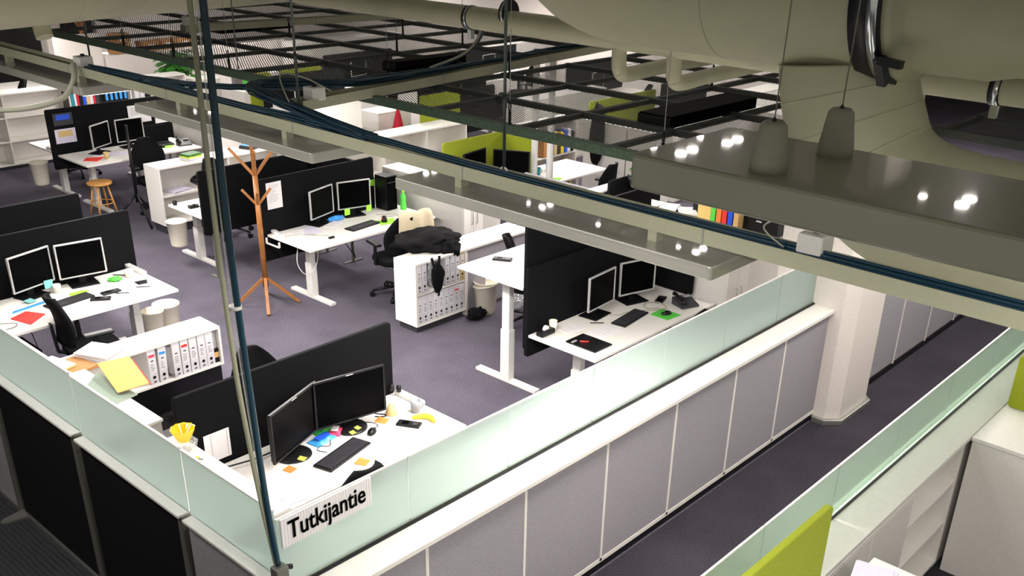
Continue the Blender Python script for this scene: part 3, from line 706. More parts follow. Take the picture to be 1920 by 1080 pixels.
part(t, 'petals', MB().lathe([(.0001, .004), (.016, .01), (.02, .004), (.0001, 0)], 0, 0, 10, .2), 'yellow'); part(t, 'stem', MB().tube([(.0, 0, .004), (.02, -.04, .004)], .003, 6), 'brown')
# envelope etc.
sheet([(2.70, 6.50), (2.55, 6.35), (2.50, 5.93), (2.72, 5.97)], 1.081, 'pale_plastic', 'pale translucent folder under the yellow envelope', 'plastic_folder', 'folder', .004)
t = thing('envelope', 'large yellow envelope tilted on the white cupboard', 'envelope', (2.74, 6.21, 1.12))
part(t, 'body', MB().add([(-.03, .30, .02), (.15, .16, .06), (.06, -.27, .03), (-.12, -.16, -.02), (-.03, .30, .026), (.15, .16, .066), (.06, -.27, .036), (-.12, -.16, -.014)], [(0, 3, 2, 1), (4, 5, 6, 7), (0, 1, 5, 4), (1, 2, 6, 5), (2, 3, 7, 6), (3, 0, 4, 7)]), 'envelope')
part(t, 'contents', MB().add([(.155, .14, .052), (.16, .14, .054), (.07, -.28, .026), (.062, -.28, .022)], [(0, 1, 2, 3)]), 'red')
stack(2.60, 7.02, .97, .20, .28, 5, 'beige', 'beige papers on the cupboard near the white stack', rz=10, top='paper', grp='loose paper stacks')
stack(2.52, 7.18, .97, .22, .30, 4, 'paper', 'white papers at the far left behind the glass', rz=-5, grp='loose paper stacks')

# L bookshelf with binders
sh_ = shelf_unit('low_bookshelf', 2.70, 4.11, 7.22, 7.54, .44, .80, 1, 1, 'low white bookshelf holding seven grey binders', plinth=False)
part(sh_, 'shade_base', MB().box(-.69, -.13, 0, .69, .14, .44), 'black')  # black block under the shelf stands in for dark chairs and shade
build_x = [(3.475, 0, 'pink'), (3.56, .04, 'skyblue'), (3.695, 0, None), (3.775, 0, 'red'), (3.855, 0, None), (3.935, 0, None), (4.01, 0, None)]
lab = ['with pink and blue tag, leftmost', 'with a blue tag, second from left', 'third from left, after the loose papers', 'with a red tag, in the middle', 'plain spine right of the red-tagged one', 'second from the right', 'rightmost, next to the black file box']
for (x, tl, stx), lb in zip(build_x, lab):
    binder(x - .015, 7.225, .46, 'grey white ring binder ' + lb + ' on the low shelf', 'binders on the near bookshelf', tilt=tl, stripe=stx)
t = thing('loose_pages', 'white pages sagging between the binders on the low shelf', 'papers', (3.60, 7.23, .46))
vs = MB()
for k in range(5):
    pth = [(.0 + k * .008, 0, .29), (.0 + k * .01, 0, .15), (.02 + k * .01, -.005, .04), (.06 + k * .005, -.01, .002 + k * .004)]
    for a, b in zip(pth[:-1], pth[1:]): vs.quad((a[0], a[1], a[2]), (b[0], b[1], b[2]), (b[0], .2, b[2]), (a[0], .2, a[2]))
part(t, 'pages', vs, 'paper')
t = thing('magazine_file', 'black file box with white papers at the right end of the low shelf', 'file box', (4.055, 7.25, .46))
part(t, 'box', MB().box(-.035, 0, 0, .035, .24, .13), 'black', bevel=.003); part(t, 'label_card', MB().box(-.03, -.003, .05, .03, 0, .10), 'beige')
part(t, 'papers', MB().box(-.028, .02, .02, -.02, .22, .29).box(-.012, .02, .02, -.004, .22, .30).box(.004, .02, .02, .012, .22, .28).box(.02, .02, .02, .026, .22, .29), 'paper')
stack(3.10, 7.36, .80, .24, .30, 9, 'paper', 'thick white paper stack on the low bookshelf', rz=25, top='paperlilac', grp='loose paper stacks')
stack(2.86, 7.30, .80, .22, .30, 3, 'card', 'brown folder under the papers on the low bookshelf', 'cardboard_folder', rz=12, cat='folder')
# dark chairs between the divider and the low bookshelf
chair0 = make_chair('black office chair tucked behind the nearest charcoal divider, right one', R(185), (3.80, 5.99, 0), 1.0)
chairs_g = 'black office swivel chairs'
desk(2.75, 4.40, 5.37, 5.98, .74, 'desk with a top blackened as shade, behind the nearest charcoal divider', (5.40, 5.94))['black_top'] = True
for o_ in [o for o in bpy.data.objects if o.name.startswith('tabletop')][-1:]: o_.data.materials[0] = M['black']; o_.parent.pop('black_top', None)  # black painted onto the tabletop stands in for chairs in floor shadow
blob_ = blob('gym_bag', 3.5, 7.0, .13, .30, .14, .16, 'black', '', '')
solo('gym_bag', blob_, 'blackfab', 'black soft bag on the floor under the binders', 'bag')
solo('red_bottle', MB().lathe([(.0001, 0), (.03, 0), (.03, .14), (.014, .17), (.014, .20), (.0001, .20)], 2.75, 5.52, 16).xf((0, 0, .70)), 'red', 'small red bottle behind the left end of the nearest divider', 'bottle')
dup(chair0, (3.27, 4.50, 0), R(4), 'black office chair with its back against the glass, below the lilac papers', chairs_g)

# ================================================================== station at the left edge
desk(2.68, 4.43, 8.46, 9.34, .72, 'white desk with two silver monitors and a red folder, at the left edge')
divider(2.66, 4.50, 9.40, .45, 1.30, 'charcoal divider behind the left desk')
divider(2.60, 4.48, 10.42, .45, 1.27, 'charcoal divider farther back at the left edge')
monitor(3.39, 9.18, 16, .45, .345, .82, .72, 'silver framed monitor at the left edge of the view')
monitor(3.85, 9.16, -9.2, .44, .345, .82, .72, 'silver framed monitor on the left desk, right of the pair')
keyboard(3.55, 8.87, 8, 'black keyboard on the left desk behind the chair')
handset(3.78, 8.72, .72, -35, 'black phone lying at the front of the left desk')
handset(3.93, 8.82, .72, 0, 'black pocket calculator beside the phone on the left desk')
sheet([(2.99, 8.82), (3.16, 8.90), (3.26, 8.72), (3.06, 8.57)], .7205, 'red', 'red folder on the left desk', 'red_folder', 'folder', .006)
wallnote(3.52, 9.195, .815, 'cyannote', 'cyan sticky note hanging from the leftmost silver monitor', s=.08)
note(3.29, 9.10, 20, 'cyannote', 'cyan sticky note on the leftmost monitor base', z=.733, s=.085)
sheet([(3.63, 9.07), (3.62, 8.98), (3.80, 8.99), (3.80, 9.06)], .7205, 'limenote', 'lime green slip in front of the silver monitor base', 'paper_slip')
sheet([(3.08, 8.98), (3.05, 8.93), (3.43, 9.0), (3.42, 9.05)], .7205, 'skyblue', 'blue edged ruler sheet left of the keyboard', 'paper_slip')
cup(3.58, 9.17, .72, .038, .08, 'cream', 'cream paper cup between the two silver monitors on the left desk')
cup(4.27, 9.10, .72, .045, .075, 'cream', 'wide cream cup at the back right of the left desk')
blob_ = blob('wrapper', 4.12, 9.10, .735, .06, .05, .02, 'green', '', '', .5, 6)
solo('candy_wrapper', blob_, 'green', 'crumpled green wrapper on the left desk', 'wrapper')
def pen(x, y, rz, label, z=.7265, m='black'):
    c, s = math.cos(R(rz)) * .07, math.sin(R(rz)) * .07
    t = thing('pen', label, 'pen', (x, y, z), 0, 'pens'); part(t, 'barrel', MB().tube([(-c, -s, 0), (c * .8, s * .8, 0)], .0045, 8), m); part(t, 'tip', MB().tube([(c * .8, s * .8, 0), (c, s, 0)], [.0045, .001], 8), 'silver'); return t
pen(4.22, 9.20, -50, 'black marker pen by the wide cream cup'); pen(4.0, 8.72, -40, 'thin black pen beside the calculator'); pen(4.22, 8.73, -35, 'black pen lying on the white papers', z=.729)
sheet([(3.92, 8.56), (4.20, 8.50), (4.30, 8.80), (4.02, 8.88)], .7205, 'paper', 'white page on the left desk, front left of the spread', lines=8)
sheet([(4.20, 8.62), (4.41, 8.55), (4.42, 8.90), (4.22, 8.93)], .7228, 'paperlilac', 'lilac page at the right corner of the left desk', lines=8)
sheet([(4.05, 8.85), (4.30, 8.80), (4.40, 9.04), (4.15, 9.08)], .7228, 'paper', 'white page at the back of the spread on the left desk', lines=0)
power_strip(4.40, 9.22, .72, .36, 90, 'white power strip at the back right corner of the left desk')
dup(chair0, (3.47, 8.36, 0), R(-98), 'black office chair at the left desk, turned to the right', chairs_g)
solo('computer_tower', MB().box(2.95, 8.62, 0, 3.13, 9.05, .44), 'black', 'black computer tower on the floor under the left desk', 'computer', bevel=.006)
bin_(4.60, 9.10, 0, .13, .33, 'white waste bin with a yellow wrapper right of the left desk')
bin_(4.38, 8.98, .03, .11, .32, 'narrow white waste bin under the left desk corner')
cable([(3.05, 8.60, .70), (3.1, 8.62, .4), (3.05, 8.66, .2), (3.12, 8.7, .01)], .004, 'black', 'black cable hanging below the left desk')
cable([(2.75, 8.62, .725), (2.92, 8.60, .726), (2.98, 8.68, .726), (2.85, 8.78, .725)], .0025, 'black', 'thin black lead at the front left of the left desk')
stack(2.86, 9.10, .72, .20, .22, 4, 'paper', 'small paper pile beside the leftmost monitor base', grp='loose paper stacks')

# ================================================================== middle station
desk(6.03, 7.88, 8.52, 9.31, .72, 'white desk with a green bottle in the middle of the office', (8.54, 9.30), legs=(.28, .28))
divider(5.95, 7.62, 9.345, .40, 1.34, 'charcoal divider with a pinned sheet behind the middle desk')
monitor(6.72, 9.18, 16.2, .43, .335, .82, .72, 'silver framed monitor on the middle desk, left of the pair')
monitor(7.19, 9.18, -14.9, .42, .335, .82, .72, 'silver framed monitor with two green notes on the middle desk')
keyboard(7.0, 8.815, 6, 'black keyboard on the middle desk')
sheet([(7.22, 8.87), (7.47, 8.82), (7.36, 8.64), (7.18, 8.69)], .7205, 'limenote', 'lime mouse mat on the middle desk', 'mouse_mat', 'mouse mat', .003)
t = thing('vertical_mouse', 'upright black ergonomic mouse on the lime mat of the middle desk', 'mouse', (7.29, 8.77, .724))
part(t, 'shell', MB().lathe([(.0001, .075), (.018, .07), (.030, .045), (.036, .015), (.038, 0), (.0001, 0)], 0, 0, 20), 'black'); part(t, 'side_button', MB().box(-.032, -.01, .03, -.027, .012, .045), 'red')
t = thing('drink_bottle', 'bright green drinking bottle at the right end of the middle desk', 'bottle', (7.81, 9.02, .72))
part(t, 'body', MB().lathe([(.0001, 0), (.036, 0), (.038, .01), (.038, .06), (.033, .09), (.037, .12), (.034, .17), (.016, .20), (.016, .21), (.0001, .21)], 0, 0, 24), 'green'); part(t, 'cap', MB().cyl(0, 0, .208, .24, .019, .017), 'limenote')
sheet([(6.36, 9.26), (6.62, 9.24), (6.52, 8.95), (6.29, 8.94)], .7205, 'paperlilac', 'lilac page at the left end of the middle desk', lines=8)
sheet([(6.22, 9.16), (6.34, 9.02), (6.44, 9.20), (6.36, 9.27)], .7228, 'paper', 'white page near the power strip on the middle desk', lines=5)
sheet([(6.66, 9.10), (6.72, 8.97), (6.94, 9.10), (6.88, 9.22)], .7205, 'paper', 'open leaflet between the two monitors of the middle desk', lines=6, th=.006, name='leaflet')
solo('crumpled_wrapper', blob('', 6.93, 9.22, .74, .10, .05, .03, '', '', '', .5, 6, seed=5), 'skyblue', 'crumpled sky blue wrapper between the monitors of the middle desk', 'wrapper')
solo('usb_dongle', MB().box(6.43, 8.69, .72, .0 + 6.50, 8.72, .74), 'black', 'small black dongle at the front of the middle desk', 'dongle', bevel=.003)
power_strip(6.10, 9.20, .72, .26, 80, 'white power strip on the left edge of the middle desk')
t = thing('cable_tray', 'white wire bracket under the left edge of the middle desk', 'bracket', (5.99, 9.15, .64))
part(t, 'bracket_arm', MB().beam((0, .12, 0), (0, -.12, 0), .02, .012).beam((0, .12, 0), (0, .12, .06), .02, .012).beam((0, -.12, 0), (0, -.12, .06), .02, .012), 'whitemetal')
M2y = 9.165
wallnote(7.09, 9.205, .79, 'limenote', 'lime note under the left corner of the middle silver monitor', s=.08)
wallnote(7.36, 9.13, .80, 'limenote', 'lime note under the right corner of the middle silver monitor', s=.08)
wallnote(7.50, 9.325, .985, 'limenote', 'lime note on the divider just right of the silver monitor', s=.075)
wallnote(7.585, 9.325, 1.03, 'limenote', 'lime note on the divider near the black computer', s=.075)
t = thing('pinned_sheet', 'white printed sheet pinned to the charcoal divider behind the coat rack', 'paper', (6.18, 9.325, 1.14))
part(t, 'page', MB().box(-.10, -.003, -.15, .10, 0, .15), 'paper')
lm = MB()
for i in range(9): lm.box(-.07, -.0042, .11 - i * .022, random.uniform(-.0, .07), -.003, .114 - i * .022)
part(t, 'print', lm, 'grey')
t = thing('computer_tower', 'black computer tower beside the green bottle', 'computer', (7.685, 9.19, .72))
part(t, 'case', MB().box(-.08, -.11, 0, .08, .11, .42), 'black', bevel=.006); part(t, 'front_panel', MB().box(-.075, -.117, .01, .075, -.11, .41), 'blackgloss'); part(t, 'drive_slot', MB().box(-.06, -.119, .34, .06, -.117, .35), 'darkgrey')
cable([(7.40, 9.05, .725), (7.50, 8.98, .726), (7.62, 8.86, .725), (7.45, 8.90, .725), (7.40, 8.98, .725)], .003, 'cablegrey', 'pale cable coiled right of the middle keyboard')
cable([(6.15, 9.1, .725), (6.3, 9.05, .726), (6.42, 8.9, .726), (6.3, 9.0, .725), (6.5, 8.8, .725)], .003, 'cablegrey', 'pale cable winding over the papers of the middle desk')
cable([(6.15, 8.9, .69), (6.05, 8.8, .50), (6.1, 8.72, .38), (6.3, 8.80, .42), (6.42, 8.9, .60)], .004, 'whitemetal', 'white cable loop hanging left of the middle desk leg')
cable([(6.55, 8.60, .69), (6.65, 8.6, .55), (6.72, 8.62, .46), (6.70, 8.65, .62), (6.9, 8.65, .68)], .006, 'black', 'black cable loop hanging below the front of the middle desk')
dup(chair0, (7.05, 8.30, 0), R(-14), 'black office chair with a beige towel over its back', chairs_g)
# towel over the chair back
t = thing('towel', 'beige terry towel draped over the chair back at the middle desk', 'towel', (7.09, 8.03, 1.035))
vs = []; nu = 22; prof = [(.035, -.07), (.02, .015), (-.01, .03), (-.045, .015), (-.06, -.08), (-.065, -.22)]
for j, (py, pz) in enumerate(prof):
    for i in range(nu + 1):
        u = i / nu; wv = .185 + .015 * j
        vs.append((-wv + 2 * wv * u, py + .012 * math.sin(u * 17 + j * .3) * (1 if py < 0 else -1), pz + .01 * math.sin(u * 9) - .015 * u))
tb = MB().add(vs, [(j * (nu + 1) + i, j * (nu + 1) + i + 1, (j + 1) * (nu + 1) + i + 1, (j + 1) * (nu + 1) + i) for j in range(len(prof) - 1) for i in range(nu)], True)
tw = part(t, 'cloth', tb, 'towel', subs=1); tw.modifiers.new('thick', 'SOLIDIFY').thickness = .008
# middle bookshelf
shelf_unit('low_bookshelf', 6.42, 7.16, 7.26, 7.60, .08, .78, 1, 2, 'white bookshelf with two rows of binders and a black jacket on it', group=None)
spx = [6.475, 6.545]
for k, x in enumerate([6.475, 6.55]): binder(x, 7.265, .445, 'grey binder on the upper row beside the white end panel, ' + ('outer one' if k == 0 else 'inner one'), 'upper row of binders in the middle bookshelf', wd=.066)
for k, x in enumerate([6.88, 6.955, 7.03]): binder(x, 7.265, .445, 'grey binder on the upper row right of the hanging straps, ' + ORD[k], 'upper row of binders in the middle bookshelf', wd=.066)
binder(7.10, 7.265, .445, 'tan wooden coloured binder at the right end of the upper row', 'upper row of binders in the middle bookshelf', m='tan', wd=.06)
for k in range(9): binder(6.475 + k * .0765, 7.265, .105, 'grey binder on the bottom row of the middle bookshelf, ' + ORD[k] + ' from the left', 'bottom row of binders in the middle bookshelf', stripe='red' if k == 7 else None, h=.30)
t = thing('plastic_bag', 'crumpled clear plastic bag hanging by the black straps', 'plastic bag', (6.64, 7.26, .50))
bb = blob('', 0, 0, .15, .045, .03, .15, '', '', '', .4, 5, False, 2); part(t, 'film', bb, 'clear')
t = thing('jacket', 'black jacket heaped over the chair and the white bookshelf', 'jacket', (6.95, 7.66, .78))
b1 = blob('', 0, .0, .06, .38, .30, .10, '', '', '', .30, 3.5, True, 1); part(t, 'body', b1, 'blackfab')
part(t, 'sleeve', blob('', .05, -.30, -.02, .14, .10, .14, '', '', '', .3, 4, False, 4), 'blackfab')
t = thing('shoulder_bag', 'black bag with long straps hanging down over the upper binders', 'bag', (6.70, 7.23, .44))
part(t, 'pouch', blob('', -.02, -.025, .15, .085, .035, .16, '', '', '', .2, 4, False, 7), 'blackfab')
part(t, 'strap', MB().beam((-.09, -.012, .38), (-.04, -.02, .2), .03, .008, (0, 1, 0)), 'black'); part(t, 'strap', MB().beam((.02, -.012, .38), (.0, -.02, .2), .03, .008, (0, 1, 0)), 'black')
part(t, 'strap', MB().beam((.0, -.02, .06), (.0, -.015, -.06), .025, .008, (0, 1, 0)), 'black')
# counter that continues to the right
t = thing('long_counter', 'low white counter running right from the middle bookshelf', 'counter', (7.70, 7.43, 0))
part(t, 'top_board', MB().box(-.53, -.17, .755, .50, .20, .78), 'white', bevel=.003); part(t, 'back_panel', MB().box(-.50, -.14, .06, .48, -.12, .755), 'greypanel'); part(t, 'end_panel', MB().box(-.53, -.15, 0, -.50, .18, .755), 'white'); part(t, 'end_panel', MB().box(.47, -.15, 0, .50, .18, .755), 'white')
t = thing('support_post', 'slim white post at the right end of the low counter', 'post', (8.20, 7.22, 0)); part(t, 'shaft', MB().box(-.02, -.02, 0, .02, .02, 1.0), 'whitemetal'); part(t, 'foot_plate', MB().box(-.04, -.04, 0, .04, .04, .01), 'whitemetal')
bin_(7.40, 7.20, 0, .135, .36, 'white waste bin with a tilted rim under the raised desk', True)
solo('floor_shoe', blob('', 7.18, 7.12, .06, .12, .07, .07, '', '', '', .4, 5), 'blackfab', 'black shoe lying beside the binder shelf on the floor', 'shoe')
# coat rack
t = thing('coat_rack', 'tall wooden coat rack with two tiers of hooks', 'coat rack', (5.80, 9.08, 0))
part(t, 'pole', MB().cyl(0, 0, .22, 1.56, .032, .028, 12), 'orangewood')
for i in range(4):
    a = R(57 + 90 * i); c, s = math.cos(a), math.sin(a)
    part(t, 'foot', MB().beam((.02 * c, .02 * s, .32), (.35 * c, .35 * s, .014), .035, .03), 'orangewood')
    a2 = a + .05; c, s = math.cos(a2), math.sin(a2)
    part(t, 'top_hook', MB().beam((.01 * c, .01 * s, 1.48), (.24 * c, .24 * s, 1.78), .036, .028), 'orangewood')
    part(t, 'lower_hook', MB().beam((.01 * c, .01 * s, 1.16), (.15 * c, .15 * s, 1.33), .03, .024), 'orangewood')

# ================================================================== raised desk
desk(6.03, 7.80, 5.42, 6.24, 1.13, 'raised standing desk with a dark phone near its corner', (5.44, 6.22), legs=(.26, .26))
divider(6.04, 7.85, 5.40, .54, 1.72, 'tall raised charcoal divider of the standing desk')
handset(6.45, 6.06, 1.13, -60, 'dark phone on the raised desk')
dup(chair0, (7.52, 6.62, 0), R(-137), 'black office chair behind the raised desk', chairs_g)
solo('plastic_bag', blob('', 7.75, 7.05, .07, .12, .10, .08, '', '', '', .5, 5, True, 9), 'clear', 'white crumpled plastic bag on the floor behind the raised desk', 'plastic bag')

# ================================================================== right station
desk(6.01, 7.86, 4.56, 5.32, .72, 'white desk with a black folder beside the frosted glass')
divider(6.00, 7.86, 5.345, .50, 1.34, 'charcoal divider behind the right desk')
monitor(6.81, 5.13, 4.8, .43, .335, .82, .72, 'silver framed monitor on the right desk, left of the pair')
monitor(7.33, 5.11, -16, .42, .335, .82, .72, 'silver framed monitor on the right desk near the black panel')
keyboard(6.965, 4.91, 7, 'black keyboard on the right desk')
sheet([(7.18, 4.84), (7.38, 4.84), (7.38, 4.62), (7.18, 4.64)], .7205, 'green', 'green mouse mat on the right desk', 'mouse_mat', 'mouse mat', .003)
mouse(7.29, 4.73, 60, 'small black mouse on the green mat', z=.7235)
t = thing('notebook_folder', 'black folder with a red pen at the front of the right desk', 'folder', (6.245, 4.82, .72)); part(t, 'cover', MB().box(-.12, -.165, 0, .12, .165, .014), 'black', bevel=.003); part(t, 'pen', MB().tube([(-.05, .06, .02), (.0, .0, .02)], .007, 8), 'red')
part(t, 'clasp', MB().box(-.11, .09, .014, -.05, .11, .02), 'silver')
pen(6.66, 5.05, -45, 'dark pen in front of the left silver monitor on the right desk')
cup(6.24, 5.23, .72, .038, .10, 'cream', 'cream cup with a green band beside the tape dispenser')
t = thing('tape_dispenser', 'black tape dispenser at the left edge of the right desk', 'tape dispenser', (6.13, 5.22, .72)); part(t, 'body', MB().box(-.09, -.04, 0, .09, .04, .05), 'black', bevel=.012)
part(t, 'tape_roll', MB().tube([(-.0, -.012, .055), (-.0, .012, .055)], .032, 18), 'paper')
sheet([(6.30, 5.28), (6.28, 5.10), (6.50, 5.05), (6.55, 5.2)], .7205, 'paper', 'white note sheet next to the cream cup', lines=3)
sheet([(6.45, 5.0), (6.40, 4.80), (6.70, 4.78), (6.72, 4.98)], .7205, 'paper', 'white sketch sheet left of the keyboard on the right desk', lines=5)
handset(7.55, 4.98, .72, 20, 'small black phone behind the green mat'); telephone(7.62, 4.74, .72, -20, 'black desk phone at the right end of the right desk')
cable([(7.2, 4.95, .725), (7.3, 4.83, .74), (7.42, 4.82, .73), (7.46, 4.95, .735), (7.36, 5.02, .74), (7.26, 4.95, .735), (7.36, 4.86, .73)], .004, 'cablegrey', 'pale looped cable behind the green mat')
cable([(6.86, 5.14, .725), (6.95, 5.03, .726), (7.05, 5.02, .726), (7.1, 4.94, .725)], .003, 'cablegrey', 'pale cable behind the keyboard on the right desk')
divider_y(7.885, 4.84, 5.34, .72, 1.06, 'short black side panel at the right end of the right desk')
dup(chair0, (7.28, 4.35, 0), R(-35), 'black office chair between the right desk and the glass', chairs_g)
cabinet('storage_cabinet', 7.96, 8.36, 4.52, 5.38, 1.09, 'white locker cabinet with long handles right of the right desk', 2)
cabinet('storage_cabinet', 8.03, 8.36, 8.20, 9.66, 1.10, 'white cabinet at the right end of the middle desk', 2)
struct('wall_panel', MB().box(9.1, 7.0, 0, 9.15, 8.2, 1.1), 'greypanel')

# ================================================================== second bay (behind the middle divider)
desk(5.85, 7.6, 10.30, 11.13, .72, 'white desk with tangled black adapters behind the middle bay', (10.55, 11.36))
divider(5.77, 7.40, 10.22, .55, 1.31, 'charcoal divider left of the coat rack', stand=True)
divider_y(7.42, 9.45, 10.22, .6, 1.31, 'charcoal side divider right of the coat rack', stand=True)
for k, (x, y) in enumerate(((6.00, 10.80), (6.13, 10.72), (6.22, 10.62))): solo('power_adapter', MB().box(x - .06, y - .03, .72, x + .06, y + .03, .76), 'black', 'black power adapter in the tangle left of the coat rack, ' + ORD[k] + ' from the left', 'power adapter', 'black power adapters', bevel=.006)
cable([(6.0, 10.8, .765), (6.1, 10.6, .73), (6.3, 10.5, .73), (6.25, 10.7, .74), (6.35, 10.6, .73)], .006, 'black', 'black lead tangled round the adapters')
bin_(5.78, 10.85, .28, .12, .30, 'white bin hung under the desk of black adapters')
dup(chair0, (6.95, 11.55, 0), R(200), 'black office chair behind the divider left of the coat rack', chairs_g)
cup(5.9, 11.05, .72, .03, .05, 'black', 'small black pot on the desk of adapters')
shelf_unit('low_bookshelf', 6.30, 8.40, 12.12, 12.50, .12, .90, 2, 2, 'low white shelf with green folders and magazines on top', group=None)
stack(6.62, 12.3, .51, .30, .24, 6, 'paperlilac', 'slanting white papers inside the low shelf near the stool', rz=15, grp='papers in the far low shelf')
stack(7.05, 12.3, .51, .28, .24, 5, 'paper', 'white papers beside the slanting pile inside the low shelf', rz=-8, grp='papers in the far low shelf')
solo('helmet', blob('', 7.0, 12.27, .62, .16, .10, .07, '', '', '', .2, 4), 'black', 'black bag on the papers inside the low shelf', 'bag')
stack(6.93, 12.32, .90, .26, .22, 4, 'paperlilac', 'lilac papers under the green folders', rz=10, grp='papers on the far low shelf')
t = thing('folder_stack', 'green and yellow folders on top of the low white shelf', 'folders', (6.92, 12.34, .925), R(10)); part(t, 'yellow_folder', MB().box(-.12, -.09, 0, .12, .09, .02), 'yellownote'); part(t, 'green_folder', MB().box(-.11, -.085, .02, .11, .085, .05), 'leaf')
stack(7.50, 12.36, .90, .26, .24, 5, 'paper', 'white papers between the green folders and the magazine', grp='papers on the far low shelf')
stack(7.88, 12.34, .90, .28, .22, 8, 'darkgrey', 'magazine pile with a blue cover beside the coat rack hooks', 'magazine_pile', rz=20, cat='magazines', top='skyblue')
t = thing('stool', 'round topped birch stool on the carpet', 'stool', (6.18, 13.62, 0)); part(t, 'seat', MB().lathe([(.0001, .43), (.16, .43), (.17, .44), (.17, .46), (.16, .465), (.0001, .465)], 0, 0, 28), 'wood')
for i in range(4):
    a = R(45 + 90 * i); part(t, 'leg', MB().tube([(.10 * math.cos(a), .10 * math.sin(a), .43), (.19 * math.cos(a), .19 * math.sin(a), 0)], .014, 8), 'wood')
part(t, 'rung', MB().tube([(.15 * math.cos(2 * PI * i / 20), .15 * math.sin(2 * PI * i / 20), .17) for i in range(21)], .008, 6), 'wood')
t = thing('tripod_stand', 'thin black tripod stand beside the stool', 'stand', (6.32, 12.86, 0)); part(t, 'pole', MB().cyl(0, 0, .3, 1.35, .022, .018, 10), 'black')
for i in range(3):
    a = R(-95 + 120 * i); part(t, 'leg', MB().tube([(0, 0, .42), (.36 * math.cos(a), .36 * math.sin(a), .01)], .016, 8), 'black')

# ================================================================== far left bay
desk(6.02, 7.80, 13.57, 14.44, .72, 'white desk with a red folder in the far left bay')
divider(5.97, 7.88, 14.50, .50, 1.35, 'wide charcoal divider with pinned posters in the far left bay')
desk(6.05, 7.80, 14.62, 15.50, .72, 'white desk behind the far left charcoal divider')
monitor(6.55, 14.12, 28.5, .42, .33, .82, .72, 'silver framed monitor in the far left bay, left one')
monitor(7.02, 14.17, -2.2, .42, .33, .82, .72, 'silver framed monitor in the far left bay, right one')
t = thing('laptop', 'black laptop open next to the far left monitors', 'laptop', (7.42, 14.08, .72), R(-8)); part(t, 'base', MB().box(-.17, -.12, 0, .17, .10, .02), 'black', bevel=.004); part(t, 'lid', MB().add([(-.17, .10, .02), (.17, .10, .02), (.17, .16, .26), (-.17, .16, .26), (-.17, .115, .02), (.17, .115, .02), (.17, .175, .26), (-.17, .175, .26)], [(0, 1, 2, 3), (4, 7, 6, 5), (0, 4, 5, 1), (1, 5, 6, 2), (2, 6, 7, 3), (3, 7, 4, 0)]), 'blackgloss')
part(t, 'badge', MB().box(-.02, .157, .235, .02, .159, .245), 'paper')
sheet([(6.12, 13.88), (6.23, 14.0), (6.45, 13.90), (6.25, 13.72)], .7205, 'red', 'red folder on the far left desk', 'red_folder', 'folder', .006)
sheet([(6.35, 14.05), (6.45, 14.2), (6.85, 14.0), (6.75, 13.80)], .7205, 'paperlilac', 'lilac pages beside the red folder of the far left desk', lines=5)
cup(6.43, 13.80, .72, .04, .09, 'tan', 'tan paper cup beside the red folder of the far left desk')
sheet([(7.20, 13.92), (7.32, 14.0), (7.55, 13.92), (7.43, 13.80)], .7205, 'limenote', 'lime mouse mat in the far left bay', 'mouse_mat', 'mouse mat', .003)
mouse(7.34, 13.90, 30, 'black mouse on the lime mat of the far left bay', z=.7235)
telephone(7.68, 13.85, .72, -15, 'black desk phone at the end of the far left desk')
def poster(x, z, wd, h, m, label, m2, y=14.478):
    t = thing('poster', label, 'poster', (x, y, z), group='sheets pinned in the far left bay'); part(t, 'page', MB().box(-wd / 2, -.003, -h / 2, wd / 2, 0, h / 2), m)
    part(t, 'picture', MB().box(-wd * .35, -.005, -h * .05, wd * .35, -.003, h * .38), m2); return t
poster(6.20, .965, .30, .20, 'paperlilac', 'pale lilac poster low on the far left divider', 'tan')
poster(6.20, 1.20, .28, .17, 'darkgrey', 'dark photo poster with blue top on the far left divider', 'blue')
poster(7.36, 1.13, .36, .26, 'paper', 'large white map sheet on the far left divider', 'binder')
poster(7.70, 1.05, .20, .20, 'paper', 'small white sheet right of the map on the far left divider', 'binder')
dup(chair0, (6.82, 13.22, 0), R(170), 'black office chair between the stool and the far left desk', chairs_g)
dup(chair0, (6.95, 15.9, 0), R(160), 'black office chair behind the far left divider', chairs_g)
bin_(5.95, 15.0, .2, .13, .32, 'white bin hung at the end of the far left desk')
cabinet('storage_cabinet', 7.93, 8.32, 13.3, 14.6, 1.04, 'white cabinet right of the far left bay', 0)
cabinet('storage_cabinet', 8.36, 9.4, 13.1, 13.5, .98, 'white two door cabinet with a grey gap beyond the far left bay', 2)
stack(6.2, 14.85, .72, .22, .22, 5, 'paper', 'white papers at the left end of the rear far desk', grp='loose paper stacks')
# far bookcase
shelf_unit('bookcase', 4.2, 9.6, 16.95, 17.30, .06, 1.19, 5, 3, 'long white bookcase at the far left', group=None)
cols = ['darkgrey', 'teal', 'paper', 'crimson', 'black', 'blue', 'tan', 'binder', 'crimson', 'darkgrey', 'black']
bx = 7.42
for k in range(11):
    wd = random.uniform(.03, .06); hh = random.uniform(.22, .30)
    solo('book', MB().box(bx, 17.0, .825, bx + wd, 17.2, .825 + hh), cols[k], {'darkgrey': 'dark grey', 'binder': 'grey', 'paper': 'white'}.get(cols[k], cols[k]) + ' book on the top shelf of the far bookcase, ' + ORD[k] + ' from the left', 'book', 'books in the far bookcase'); bx += wd + .004
for k in range(5):
    t = thing('file_box', 'black file box with a pale blue label in the far bookcase, ' + ORD[k] + ' from the left', 'file box', (8.07 + k * .085 + .03, 17.0, .825), group='black file boxes in the far bookcase'); part(t, 'box', MB().box(-.038, 0, 0, .038, .22, .29), 'black'); part(t, 'label_card', MB().box(-.022, -.003, .06, .022, 0, .20), 'skyblue')
